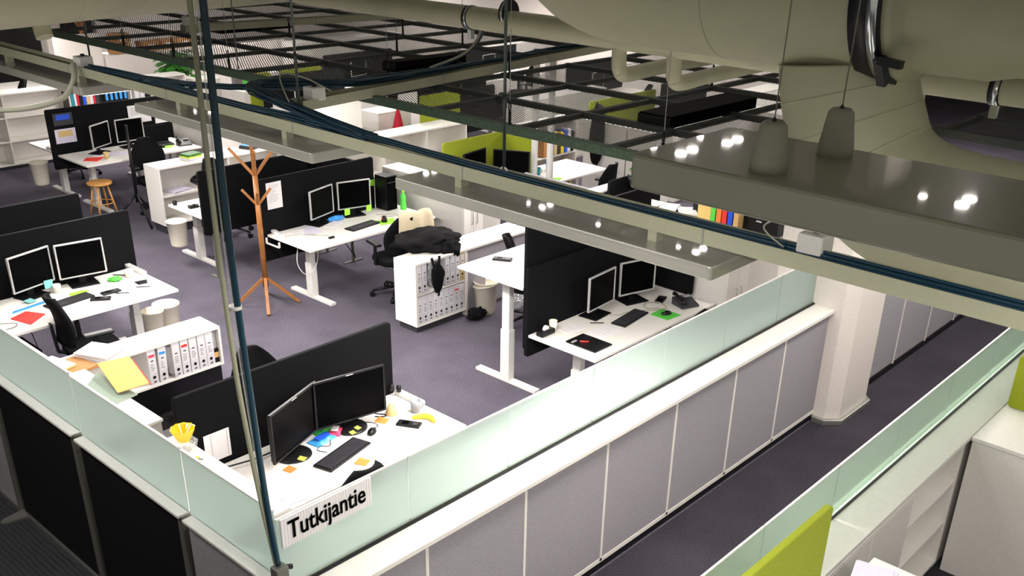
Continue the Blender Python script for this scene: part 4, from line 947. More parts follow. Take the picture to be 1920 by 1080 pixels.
for k in range(5): solo('file_box', MB().box(8.60 + k * .10, 16.98, .825, 8.685 + k * .10, 17.2, 1.11), 'binder' if k != 2 else 'black', ('white' if k != 2 else 'black') + ' file box at the right end of the far bookcase, ' + ORD[k] + ' from the left', 'file box', 'pale file boxes in the far bookcase')
# beyond the bookcase
struct('wall_panel', MB().box(9.15, 18.95, 0, 13.2, 19.05, 1.30), 'white_wall'); struct('wall_panel', MB().box(8.25, 19.0, 0, 9.1, 19.1, 1.72), 'white_wall')
struct('wall_panel', MB().box(11.0, 17.6, 0, 14.5, 17.7, .95), 'greypanel'); struct('trim_6', MB().box(10.95, 17.5, .95, 14.5, 17.8, .98), 'white')
for k, (x, y, z, s) in enumerate(((9.6, 19.3, 1.30, .34), (9.62, 19.3, 1.49, .30), (10.2, 19.3, 1.30, .36), (10.6, 19.35, 1.30, .34), (11.0, 19.4, 1.30, .36))):
    t = thing('cardboard_box', 'brown cardboard box behind the far white wall, ' + ['lowest on the left', 'upper on the left', 'third from the left', 'fourth from the left', 'rightmost'][k], 'box', (x, y, z), group='cardboard boxes at the back'); part(t, 'box', MB().box(-s / 2, -.15, 0, s / 2, .15, .17), 'card'); part(t, 'label_card', MB().box(-.07, -.153, .05, .05, -.15, .12), 'paper')
struct('wall_panel', MB().box(9.3, 19.12, 0, 11.4, 19.6, 1.29), 'white')
t = thing('coat_rack', 'distant wooden coat rack behind the tall white wall end', 'coat rack', (9.05, 19.6, 0)); part(t, 'pole', MB().cyl(0, 0, 0, 2.05, .04, .04, 10), 'orangewood')
for i in range(4):
    a = R(20 + 90 * i); part(t, 'top_hook', MB().beam((0, 0, 1.75), (.22 * math.cos(a), .22 * math.sin(a), 2.0), .04, .03), 'orangewood')
def plant(x, y, z, label, n=26, s=.22, seed=1):
    rr = random.Random(seed); t = thing('potted_plant', label, 'plant', (x, y, z)); part(t, 'pot', MB().lathe([(.0001, 0), (.08, 0), (.11, .16), (.0001, .15)], 0, 0, 18), 'black')
    lf = MB(); sm = MB()
    for i in range(n):
        a = rr.uniform(0, 2 * PI); rad = rr.uniform(.3, 1) * s; h = .16 + rr.uniform(.0, 1.0) * s * 1.1; c = Vector((rad * math.cos(a), rad * math.sin(a), h))
        sm.tube([(0, 0, .14), (c.x * .5, c.y * .5, h * .95), tuple(c)], .004, 4)
        d = Vector((math.cos(a), math.sin(a), -.5)).normalized(); sd = d.cross(Vector((0, 0, 1))).normalized(); L = s * .5
        lf.add([c, c + d * L * .45 + sd * L * .5, c + d * L, c + d * L * .45 - sd * L * .5, c + d * L * .4 + Vector((0, 0, .015))], [(0, 1, 4), (1, 2, 4), (2, 3, 4), (3, 0, 4)], True)
    part(t, 'stems', sm, 'leaf'); part(t, 'foliage', lf, 'leaf'); return t
struct('trim_7', MB().box(9.9, 17.95, 0, 10.9, 18.4, .86), 'white')
plant(10.15, 18.15, .86, 'leafy green potted plant in a black pot at the back', 110, .36)
for k, c in enumerate(('green', 'red', 'orange', 'yellow')): solo('ring_binder', MB().box(11.05 + k * .08, 17.15, .72, 11.12 + k * .08, 17.4, 1.0), c, c + ' folder standing near the far plant', 'folder', 'coloured folders near the far plant')
solo('ring_binder', MB().box(11.38, 17.1, .72, 11.7, 17.4, 1.0), 'paper', 'wide white folder right of the coloured folders', 'folder')
solo('side_table', MB().box(10.8, 17.0, .0, 12.2, 17.45, .72), 'white', 'white counter under the coloured folders', 'counter')
# dark furniture at the upper left
solo('dark_cabinet', MB().box(6.3, 21.5, 0, 9.3, 22.0, 2.2), 'black', 'black cabinet at the upper left behind the white column', 'cabinet')
struct('wall_panel', MB().box(8.8, 20.6, 0, 9.1, 20.9, 2.6), 'white_wall')
for k, (x, y) in enumerate(((5.6, 19.6), (6.5, 19.4), (7.4, 19.3))): dup(chair0, (x, y, 0), R(40 * k), 'distant black office chair above the far bookcase, ' + ORD[k] + ' from the left', chairs_g)
desk(5.0, 8.4, 20.0, 20.8, .72, 'distant desk above the far bookcase')

# ================================================================== middle background
shelf_unit('bookcase', 8.30, 10.75, 10.88, 11.27, .06, 1.10, 3, 2, 'white open bookcase running behind the lamp strips', group=None)
cabinet('tall_cabinet', 8.2, 9.40, 11.72, 12.2, 1.52, 'tall plain white cabinet behind the bookcase', 0)
divider(8.86, 10.0, 9.42, .70, 1.30, 'lime green divider left of the white posts', 'lime', 'lime green dividers')
divider_y(10.02, 8.80, 9.42, .70, 1.30, 'lime green side divider by the white posts', 'lime', 'lime green dividers', stand=True)
struct('wall_panel', MB().box(8.78, 8.35, 0, 8.84, 9.75, 1.02), 'white')
desk(8.9, 9.88, 8.4, 9.36, .72, 'white desk in front of the lime divider by the white posts')
monitor(9.25, 9.2, 10, .50, .36, .82, .72, 'black monitor before the lime divider, left one', 'black'); monitor(9.62, 8.9, -60, .50, .36, .82, .72, 'black monitor before the lime divider, right one', 'black')
stack(9.15, 9.1, .72, .3, .2, 4, 'black', 'black folders on the desk by the lime divider', 'folder_pile', cat='folders')
for k, (x, y) in enumerate(((9.95, 8.78), (9.97, 8.52))):
    t = thing('support_post', 'round white post, ' + ('left' if k == 0 else 'right') + ' one of the pair at the lime divider', 'post', (x, y, 0), group='white round posts'); part(t, 'shaft', MB().cyl(0, 0, .01, 2.45, .045, .045, 18), 'whitemetal'); part(t, 'base_plate', MB().cyl(0, 0, 0, .012, .08, .08, 18), 'whitemetal')
desk(10.08, 11.3, 8.55, 9.34, .72, 'white desk with a blue mug behind the white posts')
cup(10.28, 9.0, .72, .045, .10, 'teal', 'teal blue mug beside the white posts', True, 'mug')
t = thing('water_bottle', 'clear plastic water bottle on the desk behind the posts', 'bottle', (10.6, 9.08, .72)); part(t, 'body', MB().lathe([(.0001, 0), (.04, 0), (.04, .18), (.015, .24), (.015, .26), (.0001, .26)], 0, 0, 20), 'clear'); part(t, 'label_band', MB().lathe([(.041, .05), (.041, .13)], 0, 0, 20), 'skyblue')
sheet([(10.12, 8.66), (10.3, 8.76), (10.4, 8.64), (10.22, 8.58)], .7205, 'limenote', 'lime slip beside the teal mug', 'paper_slip')
dup(chair0, (10.62, 8.25, 0), R(10), 'black office chair at the desk with the teal mug', chairs_g)
shelf_unit('bookcase', 11.2, 12.35, 10.0, 10.3, .02, 1.1, 1, 2, 'white bookcase filled with dark and yellow spines', group=None)
cc = ['blue', 'paper', 'black', 'card', 'binder', 'black', 'tan', 'darkgrey', 'yellow']
for j, z in enumerate((.045, .58)):
    for k in range(9):
        solo('book', MB().box(11.55 + k * .082, 10.0, z, 11.62 + k * .082, 10.2, z + random.uniform(.28, .36)), cc[(k + 3 * j) % 9], ['dark blue', 'white', 'black', 'brown', 'grey', 'deep black', 'tan', 'charcoal', 'yellow'][(k + 3 * j) % 9] + ' spine on the ' + ('lower' if j == 0 else 'upper') + ' shelf of the bookcase behind the posts', 'book', 'books behind the white posts')
shelf_unit('open_shelving', 11.9, 12.25, 8.70, 9.50, .02, 1.2, 2, 2, 'empty white cube shelving right of the white posts', axis='y', group=None)
cabinet('storage_cabinet', 11.9, 12.3, 8.15, 8.68, 1.2, 'plain white cabinet end right of the cube shelving', 0)
t = thing('hanging_coat', 'dark coat hanging beside the cube shelving', 'coat', (11.84, 9.20, .62)); part(t, 'body', blob('', 0, 0, .42, .09, .12, .46, '', '', '', .2, 3, False, 3), 'blackfab')
t = thing('crimson_coat', 'red coat hanging at the end of a white cabinet', 'coat', (10.55, 12.24, .5)); part(t, 'body', MB().lathe([(.02, .62), (.05, .5), (.12, .15), (.20, .0), (.0001, .0)], 0, 0, 14, .08), 'crimson')
cabinet('storage_cabinet', 10.3, 11.0, 12.45, 12.9, 1.05, 'white cabinet behind the red coat', 1)
shelf_unit('open_shelving', 9.45, 10.25, 12.45, 12.9, .02, .80, 1, 1, 'white open table cupboard left of the red coat', group=None)
solo('paper_bag', blob('', 9.75, 12.6, .2, .14, .10, .16, '', '', '', .4, 4, True, 6), 'white', 'crumpled white bag inside the open cupboard', 'bag')
stack(9.8, 12.65, .80, .5, .3, 3, 'paper', 'white papers with a blue item on the open cupboard', top='paperlilac', grp='loose paper stacks')
cup(10.05, 12.78, .80, .05, .12, 'black', 'black pot on the open cupboard beside the red coat')
divider(10.45, 11.3, 11.6, .72, 1.42, 'lime divider seen through the mesh above the bookcase', 'lime', 'lime green dividers', stand=True); divider(11.32, 12.1, 11.6, .72, 1.42, 'dark grey divider next to the lime one under the mesh', 'screenfab', stand=True)
divider(12.6, 14.4, 9.98, .62, 1.30, 'long lime divider under the mesh at the right', 'lime', 'lime green dividers', stand=True)
divider_y(14.45, 9.0, 9.9, .6, 1.4, 'dark divider at the end of the long lime one', 'screenfab', stand=True)
divider(10.3, 10.75, 16.0, .5, 1.22, 'narrow lime divider behind the cable loop, left one', 'lime', 'lime green dividers', stand=True); divider(10.98, 11.9, 16.0, .5, 1.22, 'narrow lime divider behind the cable loop, right one', 'lime', 'lime green dividers', stand=True)
# row of bays farther back, seen through the mesh
k = 0
for x, y in ((10.2, 14.6), (12.6, 13.2), (12.6, 16.0), (15.2, 11.8), (15.2, 14.8), (14.8, 6.2)):
    desk(x, x + 1.8, y, y + .8, .72, 'white desk under the mesh rafts, %s' % ['left of the middle', 'in the middle', 'behind the middle', 'right of the middle', 'at the far right back', 'nearest the corridor'][k])
    divider(x, x + 1.8, y + .84, .6, 1.25, 'grey divider of the desk under the rafts, %s' % ['left of the middle', 'in the middle', 'behind the middle', 'right of the middle', 'at the far right back', 'nearest the corridor'][k])
    monitor(x + .7, y + .6, 8, .44, .33, .82, .72, 'monitor under the mesh rafts, %s' % ['left of the middle', 'in the middle', 'behind the middle', 'right of the middle', 'at the far right back', 'nearest the corridor'][k])
    dup(chair0, (x + .8, y - .25, 0), R(15 * k), 'black office chair under the mesh rafts, %s' % ['left of the middle', 'in the middle', 'behind the middle', 'right of the middle', 'at the far right back', 'nearest the corridor'][k], chairs_g)
    k += 1
for k, (x0, x1, y0, y1, h) in enumerate(((12.7, 14.9, 8.3, 8.75, 1.1), (12.4, 14.6, 11.2, 11.6, 1.15), (13.0, 16.0, 18.3, 18.8, 1.3), (15.3, 17.6, 9.2, 9.6, 1.1), (9.6, 11.4, 13.5, 13.9, 1.1), (15.0, 15.4, 7.2, 8.8, 1.1))):
    cabinet('storage_cabinet', x0, x1, y0, y1, h, 'white storage row under the mesh rafts, %s' % ['behind the cube shelving', 'behind the long lime divider', 'at the very back', 'at the far right', 'left of the lime pair', 'end-on at the right'][k], 3, group='white storage under the rafts')
for k, (x0, x1, y0, y1, h) in enumerate(((16.2, 19.0, 12.9, 13.5, 1.1), (16.2, 19.0, 16.5, 17.1, 1.1), (13.2, 14.2, 14.1, 15.3, 1.1), (17.0, 19.0, 7.2, 7.8, 1.1))):
    cabinet('storage_cabinet', x0, x1, y0, y1, h, 'white storage row near the far office wall, ' + ['left of centre', 'farthest back', 'nearest the raft middle', 'on the right'][k], 3, group='white storage by the far wall')
# right background: counter row along Y
cabinet('storage_cabinet', 8.86, 9.30, 4.20, 6.55, 1.10, 'long white cabinet row with papers and coloured folders on it', 4, side='y')
divider(8.95, 10.0, 6.75, .72, 1.30, 'black divider left of the paper pile', 'screenfab', stand=True); struct('trim_8', MB().box(8.7, 6.80, 1.16, 9.6, 6.98, 1.18), 'white')
for k, (x, y) in enumerate(((9.0, 6.2), (9.08, 5.98), (9.1, 5.78))):
    stack(x, y, 1.10, .28, .20, 7 - k, 'paper', 'untidy white paper pile on the long cabinet row, ' + ['left', 'middle', 'right'][k], rz=20 * k, jit=.03, grp='untidy paper piles')
solo('desk_organizer', MB().box(9.2, 5.55, 1.10, 9.28, 5.75, 1.2), 'black', 'black tray right of the paper piles', 'tray')
for k, (c, l) in enumerate((('envelope', 'yellow'), ('green', 'green'), ('orange', 'orange'), ('red', 'red'), ('blue', 'blue'), ('beige', 'tan'))):
    wd = .16 if k == 0 else .055; yy = [5.42, 5.31, 5.24, 5.17, 5.10, 5.03][k]
    solo('card_folder', MB().box(8.90, yy - wd / 2, 1.10, 9.15, yy + wd / 2, 1.10 + (.22 if k == 0 else .2)), c, l + ' card folder standing in the row on the long cabinet', 'folder', 'coloured card folders')
t = thing('printer', 'black machine with a small white badge on the cabinet row', 'printer', (9.13, 4.82, 1.10)); part(t, 'case', MB().box(-.12, -.22, 0, .16, .22, .20), 'black', bevel=.01); part(t, 'badge', MB().box(-.123, -.03, .13, -.12, .03, .145), 'paper')
solo('blue_cloth', blob('', 9.02, 4.42, 1.12, .09, .06, .03, '', '', '', .4, 5), 'blue', 'shiny blue plastic item at the end of the cabinet row', 'plastic item')
divider(9.6, 11.5, 5.3, .7, 1.42, 'lime divider behind the coloured card folders', 'lime', 'lime green dividers', stand=True)
plant(9.35, 6.65, 1.30 - .14, 'small plant tip above the black divider', 10, .10, 3)

# ================================================================== right of corridor
divider(2.1, 3.80, 1.48, .55, 1.74, 'lime green divider at the bottom right', 'lime', 'lime green dividers')
divider_y(6.85, .40, 1.56, 1.085, 1.48, 'lime green divider at the right edge', 'lime', 'lime green dividers')
cabinet('cupboard', 4.20, 5.34, 1.60, 1.618, 1.045, 'white cupboard doors with twin handles at the lower right', 2, group=None)
shelf_unit('open_shelving', 5.365, 6.215, 1.60, 1.84, .06, 1.048, 1, 3, 'open white shelves at the lower right', group=None)
t = thing('tall_cabinet', 'big plain beige-white cabinet at the lower right edge', 'cabinet', (7.0, 1.15, 0)); part(t, 'carcass', MB().box(-.765, -.75, 0, .60, .42, 1.05), 'white', bevel=.003); part(t, 'top_board', MB().box(-.78, -.77, 1.05, .60, .425, 1.08), 'white', bevel=.003)
desk(2.62, 4.42, .70, 1.44, 1.13, 'raised white desk with papers at the bottom right')
stack(4.12, 1.33, 1.13, .30, .20, 8, 'paperlilac', 'thick lilac paper pile at the bottom right edge', rz=12, top='paperlilac', th=.008)
stack(4.10, 1.05, 1.13, .30, .22, 4, 'paper', 'newspaper page beside the lilac pile at the bottom edge', rz=5, top='skyblue')

# ================================================================== overhead: trays, lamps, rafts, ducts
def tray_beam(label, p0, p1, wd, h, name='cable_tray', lips=True):
    p0 = Vector(p0); p1 = Vector(p1); c = (p0 + p1) / 2; t = thing(name, label, 'cable tray', tuple(c)); a, b = p0 - c, p1 - c
    d = (b - a).normalized(); sd = d.cross(Vector((0, 0, 1))).normalized()
    part(t, 'web', MB().beam(a + Vector((0, 0, -h / 2 + .004)), b + Vector((0, 0, -h / 2 + .004)), wd, .008), 'tray')
    part(t, 'side_flange', MB().beam(a + sd * wd / 2, b + sd * wd / 2, .006, h), 'tray'); part(t, 'side_flange', MB().beam(a - sd * wd / 2, b - sd * wd / 2, .006, h), 'tray')
    jn = MB(); L = (b - a).length; k = 1
    while k * 1.85 < L: jn.beam(a + d * (k * 1.85) - sd * (wd / 2 + .004), a + d * (k * 1.85 + .01) - sd * (wd / 2 + .004), .003, h + .004).beam(a + d * (k * 1.85) + sd * (wd / 2 + .004), a + d * (k * 1.85 + .01) + sd * (wd / 2 + .004), .003, h + .004); k += 1
    part(t, 'joint_plate', jn, 'grey'); return t
tray_beam('long pale cable tray crossing the whole view', (4.53, -1.0, 2.58), (4.56, 13.6, 2.58), .16, .085)
tray_beam('branch cable tray running off above the mesh rafts', (5.02, 7.12, 2.58), (10.6, 7.85, 2.58), .16, .085)
tray_beam('distant cable tray above the left raft', (6.9, 12.1, 2.60), (10.6, 11.6, 2.60), .16, .085)
def cables(base, n, spread, label, m='cable', r=.010):
    t = thing('cable_bundle', label, 'cable bundle', base[0]); b0 = Vector(base[0])
    for k in range(n):
        rr = random.Random(k * 7 + n); ph = rr.uniform(0, 6); pts = []
        P = cable([tuple(Vector(p) - b0) for p in base], 0, None, None, sm=5)
        for i, p in enumerate(P):
            pts.append((p[0] + spread * (k / n - .5) * 1.6 + .012 * math.sin(i * .5 + ph), p[1] + spread * (rr.random() - .5), p[2] + .014 * (k % 3) + .010 * math.sin(i * .4 + ph * 2)))
        part(t, 'cable_strand', MB().tube(pts, r, 6), m)
    return t
cables([(4.55, 9.9, 2.60), (4.56, 8.6, 2.62), (4.56, 7.6, 2.61), (4.55, 6.6, 2.62), (4.55, 5.4, 2.61), (4.54, 4.0, 2.60), (4.54, 2.6, 2.60), (4.53, .6, 2.60)], 8, .05, 'blue cables lying in the long tray')
cables([(4.56, 8.8, 2.62), (4.62, 8.2, 2.64), (4.72, 7.9, 2.66), (5.0, 7.6, 2.66), (5.6, 7.4, 2.64), (6.6, 7.42, 2.63), (8.2, 7.58, 2.63), (10.2, 7.8, 2.63)], 8, .06, 'blue cables swinging from the long tray into the branch')
cables([(4.56, 5.6, 2.62), (4.58, 6.3, 2.66), (4.66, 6.95, 2.69), (4.80, 7.42, 2.71), (5.1, 7.60, 2.69), (5.8, 7.30, 2.64), (7.2, 7.46, 2.63)], 9, .07, 'thick blue cable loop at the tray junction')
cable([(4.6, 6.6, 2.70), (4.8, 7.0, 2.86), (5.1, 7.1, 2.80), (5.3, 7.0, 2.68)], .006, 'cablegrey', 'pale grey lead arching over the junction loop')
cable([(6.9, 7.5, 2.66), (7.2, 7.3, 2.80), (7.0, 6.9, 3.05), (6.3, 6.35, 3.24)], .012, 'cablegrey', 'pale hose rising from the branch tray to the duct clamp')
cable([(7.05, 7.5, 2.66), (7.3, 7.35, 2.80), (7.1, 6.95, 3.05), (6.35, 6.33, 3.24)], .014, 'cable', 'dark blue hose rising beside the pale one')
# grey hose hanging from the main tray at the upper left
cable([(4.42, 9.86, 2.66), (4.36, 9.80, 2.5), (4.25, 9.95, 2.32), (4.0, 10.5, 2.18), (3.6, 11.4, 2.12), (3.2, 12.4, 2.10)], .028, 'cablegrey', 'thick pale hose curving down at the upper left', sm=8)
# junction boxes
for k, (x, y) in enumerate(((5.22, 7.13), (4.55, 9.92), (4.58, 2.12), (7.0, 12.09))):
    t = thing('junction_box', ['pale junction box at the end of the branch tray', 'junction box where the thick hose enters the tray', 'pale junction box on the tray near the big lamp', 'junction box on the distant tray'][k], 'junction box', (x, y, 2.60 if k < 3 else 2.63), group='tray junction boxes')
    part(t, 'housing', MB().box(-.07, -.07, 0, .07, .07, .11), 'whitemetal', bevel=.01); part(t, 'gland', MB().cyl(0, 0, .11, .13, .02, .02, 10), 'black')
# wires loosely arching from box near the big lamp
cable([(4.5, 2.25, 2.62), (4.45, 2.35, 2.72), (4.5, 2.2, 2.80), (4.58, 2.12, 2.74)], .005, 'cablegrey', 'thin lead arching at the box near the big lamp')
# linear lamps
def lamp(x0, x1, y0, y1, zt, label, stems=(.3,), zs=2.54, group='pale linear lamps', light=True, h=.085):
    cx, cy = (x0 + x1) / 2, (y0 + y1) / 2; t = thing('linear_lamp', label, 'lamp', (cx, cy, zt - h), group=group); w2, d2 = (x1 - x0) / 2, (y1 - y0) / 2
    pr = []; r = .022
    for sx, sy, a0 in ((1, 1, 0), (-1, 1, 90), (-1, -1, 180), (1, -1, 270)):
        for i in range(5): a = R(a0 + 90 * i / 4); pr.append((sx * (w2 - r) + r * math.cos(a), sy * (d2 - r) + r * math.sin(a)))
    part(t, 'casing', MB().prism(pr, 0.006, h), 'lampcase' if zt > 3 else 'lampcase2', bevel=.008)
    part(t, 'diffuser', MB().box(-w2 + .03, -d2 + .03, 0, w2 - .03, d2 - .03, .006), 'tube')
    for sy in stems:
        part(t, 'stem', MB().box(4.50 - cx - .02, sy - cy - .03, h, 4.50 - cx + .05, sy - cy + .03, h + (zs - zt)), 'tray')
    if light: area_light('lamp_light', cx, cy, zt - h - .02, .3, (y1 - y0) * .9, 95)
    return t
lamp(4.34, 4.86, 2.56, 5.10, 2.47, 'pale linear lamp hung over the right desk', (3.05, 4.62))
lamp(4.34, 4.86, 6.02, 8.62, 2.47, 'pale linear lamp hung over the middle aisle', (6.55, 8.1))
lamp(4.34, 4.86, 9.62, 12.2, 2.47, 'pale linear lamp at the upper left', (9.95, 11.6))
# big near lamp hung on two wires
bl = lamp(1.77, 2.19, -1.3, 1.285, 3.70, 'large pale lamp close to the camera with two cone grips', (), group=None, light=True, h=.085)
for k, (x, y, hh) in enumerate(((2.09, .955, .095), (1.85, .985, .095))):
    t = thing('wire_grip', 'white cone grip on the big near lamp, ' + ('right' if k == 0 else 'left') + ' one on its wire', 'cone grip', (x, y, 3.70), group='white cone grips')
    part(t, 'cone', MB().lathe([(.0001, 0), (.039, 0), (.0385, .022), (.028, hh), (.021, hh + .008), (.0001, hh + .008)], 0, 0, 28), 'grip')
    part(t, 'wire', MB().tube([(0, 0, hh), (.03, .0, 1.6)], .0014, 6), 'cablegrey'); part(t, 'knob', MB().lathe([(.0001, 0), (.006, .004), (.0001, .012)], 0, 0, 10).xf((0, 0, hh + .006)), 'darkgrey')
# rafts
def raft(x0, x1, y0, y1, xs, ys, label):
    z = 2.5; t = thing('mesh_raft', label, 'ceiling raft', ((x0 + x1) / 2, (y0 + y1) / 2, z), group='expanded metal ceiling rafts'); cx, cy = (x0 + x1) / 2, (y0 + y1) / 2
    part(t, 'mesh_sheet', MB().quad((x0 - cx, y0 - cy, -.012), (x1 - cx, y0 - cy, -.012), (x1 - cx, y1 - cy, -.012), (x0 - cx, y1 - cy, -.012)), 'mesh')
    for i, x in enumerate(xs):
        part(t, 'long_bar', MB().box(x - cx - .032, y0 - cy, -.02, x - cx + .032, y1 - cy, .03 + (.025 if i == 0 else 0)), 'raftgreen' if i == 0 and x < 8 else 'raftframe', bevel=.004)
    for y in ys: part(t, 'cross_bar', MB().box(x0 - cx, y - cy - .03, -.02, x1 - cx, y - cy + .03, .022), 'raftframe', bevel=.004)
    return t
raft(5.72, 10.9, 8.14, 14.9, [5.74, 6.95, 8.02, 9.1, 10.2, 10.88], [8.16, 9.28, 10.36, 11.45, 12.5, 13.6, 14.88], 'left dark mesh raft under the ceiling')
raft(5.88, 11.6, 3.9, 7.42, [5.90, 6.86, 7.87, 8.92, 9.85, 10.8, 11.58], [3.92, 4.55, 5.50, 6.53, 7.40], 'right dark mesh raft under the ceiling')
raft(8.5, 12.4, .6, 3.05, [8.52, 9.5, 10.5, 11.5, 12.38], [.62, 1.5, 2.3, 3.03], 'mesh raft over the corridor at the far right')
for k, (x0, x1, y0, y1) in enumerate(((6.92, 8.3, 4.62, 4.95), (7.4, 8.5, 12.0, 12.3), (7.1, 8.15, 8.25, 8.45))):
    t = thing('black_fixture', 'black glossy fixture lying on the mesh, ' + ['beside the big lamp', 'under the distant tray', 'behind the branch tray'][k], 'ceiling fixture', ((x0 + x1) / 2, (y0 + y1) / 2, 2.505), group='black ceiling fixtures'); w2, d2 = (x1 - x0) / 2, (y1 - y0) / 2
    part(t, 'housing', MB().box(-w2, -d2, 0.0, w2, d2, .10), 'blackgloss', bevel=.01); part(t, 'end_cap', MB().box(-w2 - .01, -d2, 0, -w2, d2, .09), 'black')
def rodt(x, y, z0, z1, label, r=.010, hook=True, m='rod', group='suspension rods'):
    t = thing('suspension_rod', label, 'rod', (x, y, z0), group=group); part(t, 'rod', MB().cyl(0, 0, 0, z1 - z0, r, r, 8), m)
    if hook:
        part(t, 'hook', MB().tube([(.0, .03 * math.sin(a), .03 * math.cos(a) - .02) for a in [2 * PI * i / 14 for i in range(15)]], .008, 6), 'whitemetal'); part(t, 'sleeve', MB().cyl(0, 0, .38, .46, r * 1.5, r * 1.5, 8), m)
    return t
rodt(4.62, 6.52, 2.64, 5.3, 'thin rod with hook holding the tray near the cable loop'); rodt(4.56, 4.28, 2.64, 5.3, 'thin rod with hook holding the tray above the raised desk')
rodt(4.66, 10.0, 2.64, 5.3, 'thin dark rod at the upper left holding the tray'); rodt(5.62, 8.9, 2.6, 5.3, 'thin rod between duct and raft near the pole', .006, False)
for k, (x, y) in enumerate(((5.76, 9.28), (5.76, 10.36), (5.76, 11.45), (6.95, 8.2), (8.02, 9.28), (9.1, 9.28), (5.92, 5.50), (7.9, 7.35), (8.92, 5.50), (5.92, 4.0), (8.02, 11.4), (9.1, 10.4))):
    t = thing('turnbuckle', 'black hanger tie above a raft bar, ' + ['left raft edge, first', 'left raft edge, second', 'left raft edge, third', 'near corner of the left raft', 'middle of the left raft', 'right of the left raft middle', 'front edge of the right raft', 'far edge of the right raft', 'middle of the right raft by the duct', 'front edge near the big lamp', 'back of the left raft', 'far back of the left raft'][k], 'hanger', (x, y, 2.53), group='black raft hangers')
    part(t, 'link', MB().tube([(0, 0, 0), (.0, 0, .12)], .014, 6), 'black'); part(t, 'loop', MB().tube([(.012 * math.sin(a), 0, .16 + .04 * math.cos(a)) for a in [2 * PI * i / 10 for i in range(11)]], .006, 5), 'black'); part(t, 'wire', MB().cyl(0, 0, .2, 2.77, .003, .003, 5), 'grey')
# ducts
def duct(pts, r, label, seg=36, m='duct', sm=8, seams=(), group='pale ventilation ducts'):
    P = cable(pts, 0, None, None, sm=sm); b0 = Vector(pts[0]); t = thing('ventilation_duct', label, 'duct', tuple(b0), group=group)
    rs = r if isinstance(r, (int, float)) else [r[min(int(i / sm), len(r) - 1)] for i in range(len(P))]
    part(t, 'shell', MB().tube([tuple(p - b0) for p in P], rs, seg), m)
    for s_ in seams:
        i = int(s_ * (len(P) - 2)); rr = (rs if isinstance(rs, (int, float)) else rs[i]) ; d = (P[i + 1] - P[i]).normalized()
        part(t, 'seam', MB().tube([tuple(P[i] - b0), tuple(P[i] - b0 + d * .008)], rr + .0025, seg), m)
    return t
def clamp(c, axis, r, w_, label):
    t = thing('duct_clamp', label, 'clamp', c, group='black pipe clamps'); d = Vector(axis).normalized()
    part(t, 'rubber_band', MB().tube([tuple(-d * w_ / 2), tuple(d * w_ / 2)], r, 40), 'rubber'); part(t, 'metal_strap', MB().tube([tuple(-d * w_ * .42), tuple(-d * w_ * (.1 if w_ > .1 else -.05))], r + .004, 40), 'chrome')
    part(t, 'bolt', MB().box(-.02, -.02, -r - .07, .02, .02, -r + .005), 'chrome'); return t
duct([(6.0, -2, 3.30), (6.0, 2, 3.30), (6.0, 5, 3.31), (6.0, 8.0, 3.32), (6.0, 9.3, 3.34)], .088, 'medium pale pipe running level across the top')
clamp((6.0, 6.02, 3.31), (0, 1, 0), .093, .05, 'black ring clamp on the pipe above the branch tray'); clamp((6.0, 5.6, 3.38), (0, 1, 0), .10, .04, 'half hidden black clamp beside the upper ring clamp')
clamp((6.0, 1.84, 3.30), (0, 1, 0), .094, .06, 'black ring clamp on the pipe at the right'); clamp((6.35, 1.95, 3.38), (0, 1, 0), .094, .05, 'black ring clamp at the right edge')
duct([(6.35, -1.0, 3.40), (6.35, 2.1, 3.40), (6.35, 3.2, 3.45)], .09, 'second pale pipe at the right edge behind the first')
for k, y in enumerate((4.50, 4.02)):
    duct([(6.0, y, 3.30), (6.0, y, 3.17), (6.02, y, 3.08), (6.12, y, 3.04), (6.7, y + .05, 3.04), (8.5, y + .1, 3.04)], .055, 'small pale elbow pipe dropping from the level pipe, ' + ('left' if k == 0 else 'right') + ' one', 24)
duct([(4.9, -3, 3.85), (4.9, 0, 3.85), (4.9, 1.55, 3.85), (4.9, 1.9, 3.85), (4.9, 2.2, 3.85), (4.9, 3.0, 3.85), (4.9, 3.75, 3.87), (4.92, 4.05, 4.05), (4.95, 4.16, 4.5), (4.95, 4.18, 5.2)], [.33, .33, .36, .41, .41, .41, .41, .41, .41, .41], 'large pale duct with an upward elbow at the top centre', seams=(.56,), sm=8)
clamp((4.9, 2.02, 3.85), (0, 1, 0), .43, .15, 'wide black flange ring with a blue-black latch on the large duct')
solo('clamp_latch', MB().beam((4.62, 1.93, 3.46), (4.55, 1.94, 3.58), .045, .045).beam((4.55, 1.94, 3.57), (4.55, 1.83, 3.56), .045, .035), 'rubber', 'dark blue-black latch handle under the flange ring', 'latch')
duct([(4.95, 2.27, 3.50), (4.95, 2.25, 3.38), (4.95, 2.18, 3.2), (4.95, 2.05, 2.98), (4.95, 1.8, 2.84), (4.95, 1.4, 2.80), (4.95, .6, 2.80), (4.95, -1, 2.80)], .34, 'wide segmented elbow duct dropping behind the big lamp', seams=(.18, .30, .40))
duct([(2.5, 9.0, 3.45), (3.6, 9.2, 3.45), (4.6, 9.45, 3.45), (6.2, 9.7, 3.45), (8.4, 10.1, 3.45), (9.4, 10.2, 3.45)], .36, 'large pale duct at the upper left', seams=(.35,))
duct([(3.98, 9.4, 3.3), (3.98, 9.38, 3.06), (3.98, 9.35, 2.98)], .075, 'small pale outlet stub below the upper left duct', 24)
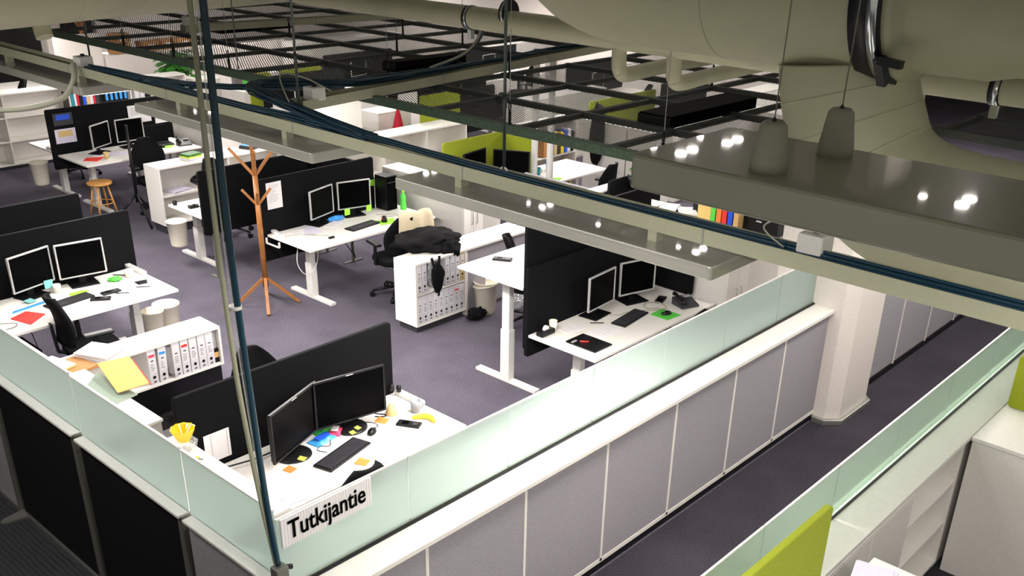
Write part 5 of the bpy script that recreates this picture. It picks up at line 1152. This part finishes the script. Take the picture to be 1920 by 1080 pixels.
# power pole at the wall corner
t = thing('cable_pole', 'twin olive and dark blue pole rising from the wall corner', 'pole', (2.12, 3.47, 1.27))
pa = cable([(0, 0, 0), (-.035, 0, .45), (-.066, 0, 1.2), (-.074, 0, 1.85), (-.066, 0, 2.6), (-.06, 0, 4.03)], 0, None, None)
part(t, 'steel_tube', MB().tube([(p.x - .028 * min(1, p.z / 1.0), p.y + .01, p.z) for p in pa], .011, 10), 'tray')
part(t, 'cable_tube', MB().tube([(p.x + .014 * min(1, p.z / 1.0), p.y - .01, p.z) for p in pa], .015, 10), 'poleblue')
part(t, 'joint_collar', MB().cyl(-.062, 0, 1.35, 1.366, .028, .028, 14), 'whitemetal')
part(t, 'clear_strip', MB().tube([(p.x - .006 * min(1, p.z / 1.0), p.y, p.z) for p in pa], .004, 6), 'clear')
t = thing('pole_clamp', 'grey metal clamp holding the pole at the wall corner', 'clamp', (2.12, 3.46, 1.18)); part(t, 'block', MB().box(-.03, -.03, 0, .04, .03, .08), 'greymetal', bevel=.006); part(t, 'screw_knob', MB().tube([(.03, 0, .06), (.07, -.01, .05)], .014, 10), 'black'); part(t, 'wing', MB().prism([(-.08, -.05), (.03, -.07), (.03, .0), (-.06, .0)], -.01, .004), 'alu')
# ceiling spots mirrored in the glossy lamp casings
def spot(x, y, k, r=.07):
    t = thing('ceiling_spot', 'small round ceiling spotlight', 'spotlight', (x, y, 5.28), group='round ceiling spotlights'); part(t, 'ring', MB().lathe([(r, 0), (r + .02, 0), (r + .02, .018), (r, .018)], 0, 0, 18), 'whitemetal'); part(t, 'lamp_disc', MB().lathe([(.0001, .004), (r, .004)], 0, 0, 18), 'bulb')
k = 0
for cx, cy in ((7.7, 5.0), (8.4, 4.94), (7.9, 2.5), (7.9, 7.6), (11.8, 7.25), (11.8, 8.75), (11.9, 10.3), (12.0, 15.8), (12.0, 17.6), (12.0, 13.2), (11.9, 20.5), (11.9, 23.0), (12.4, 26.0)):
    for dx, dy in ((0, 0), (.22, .02), (.02, .32)): 
        spot(cx + dx, cy + dy, k, .035 if dy > .1 else .055); k += 1
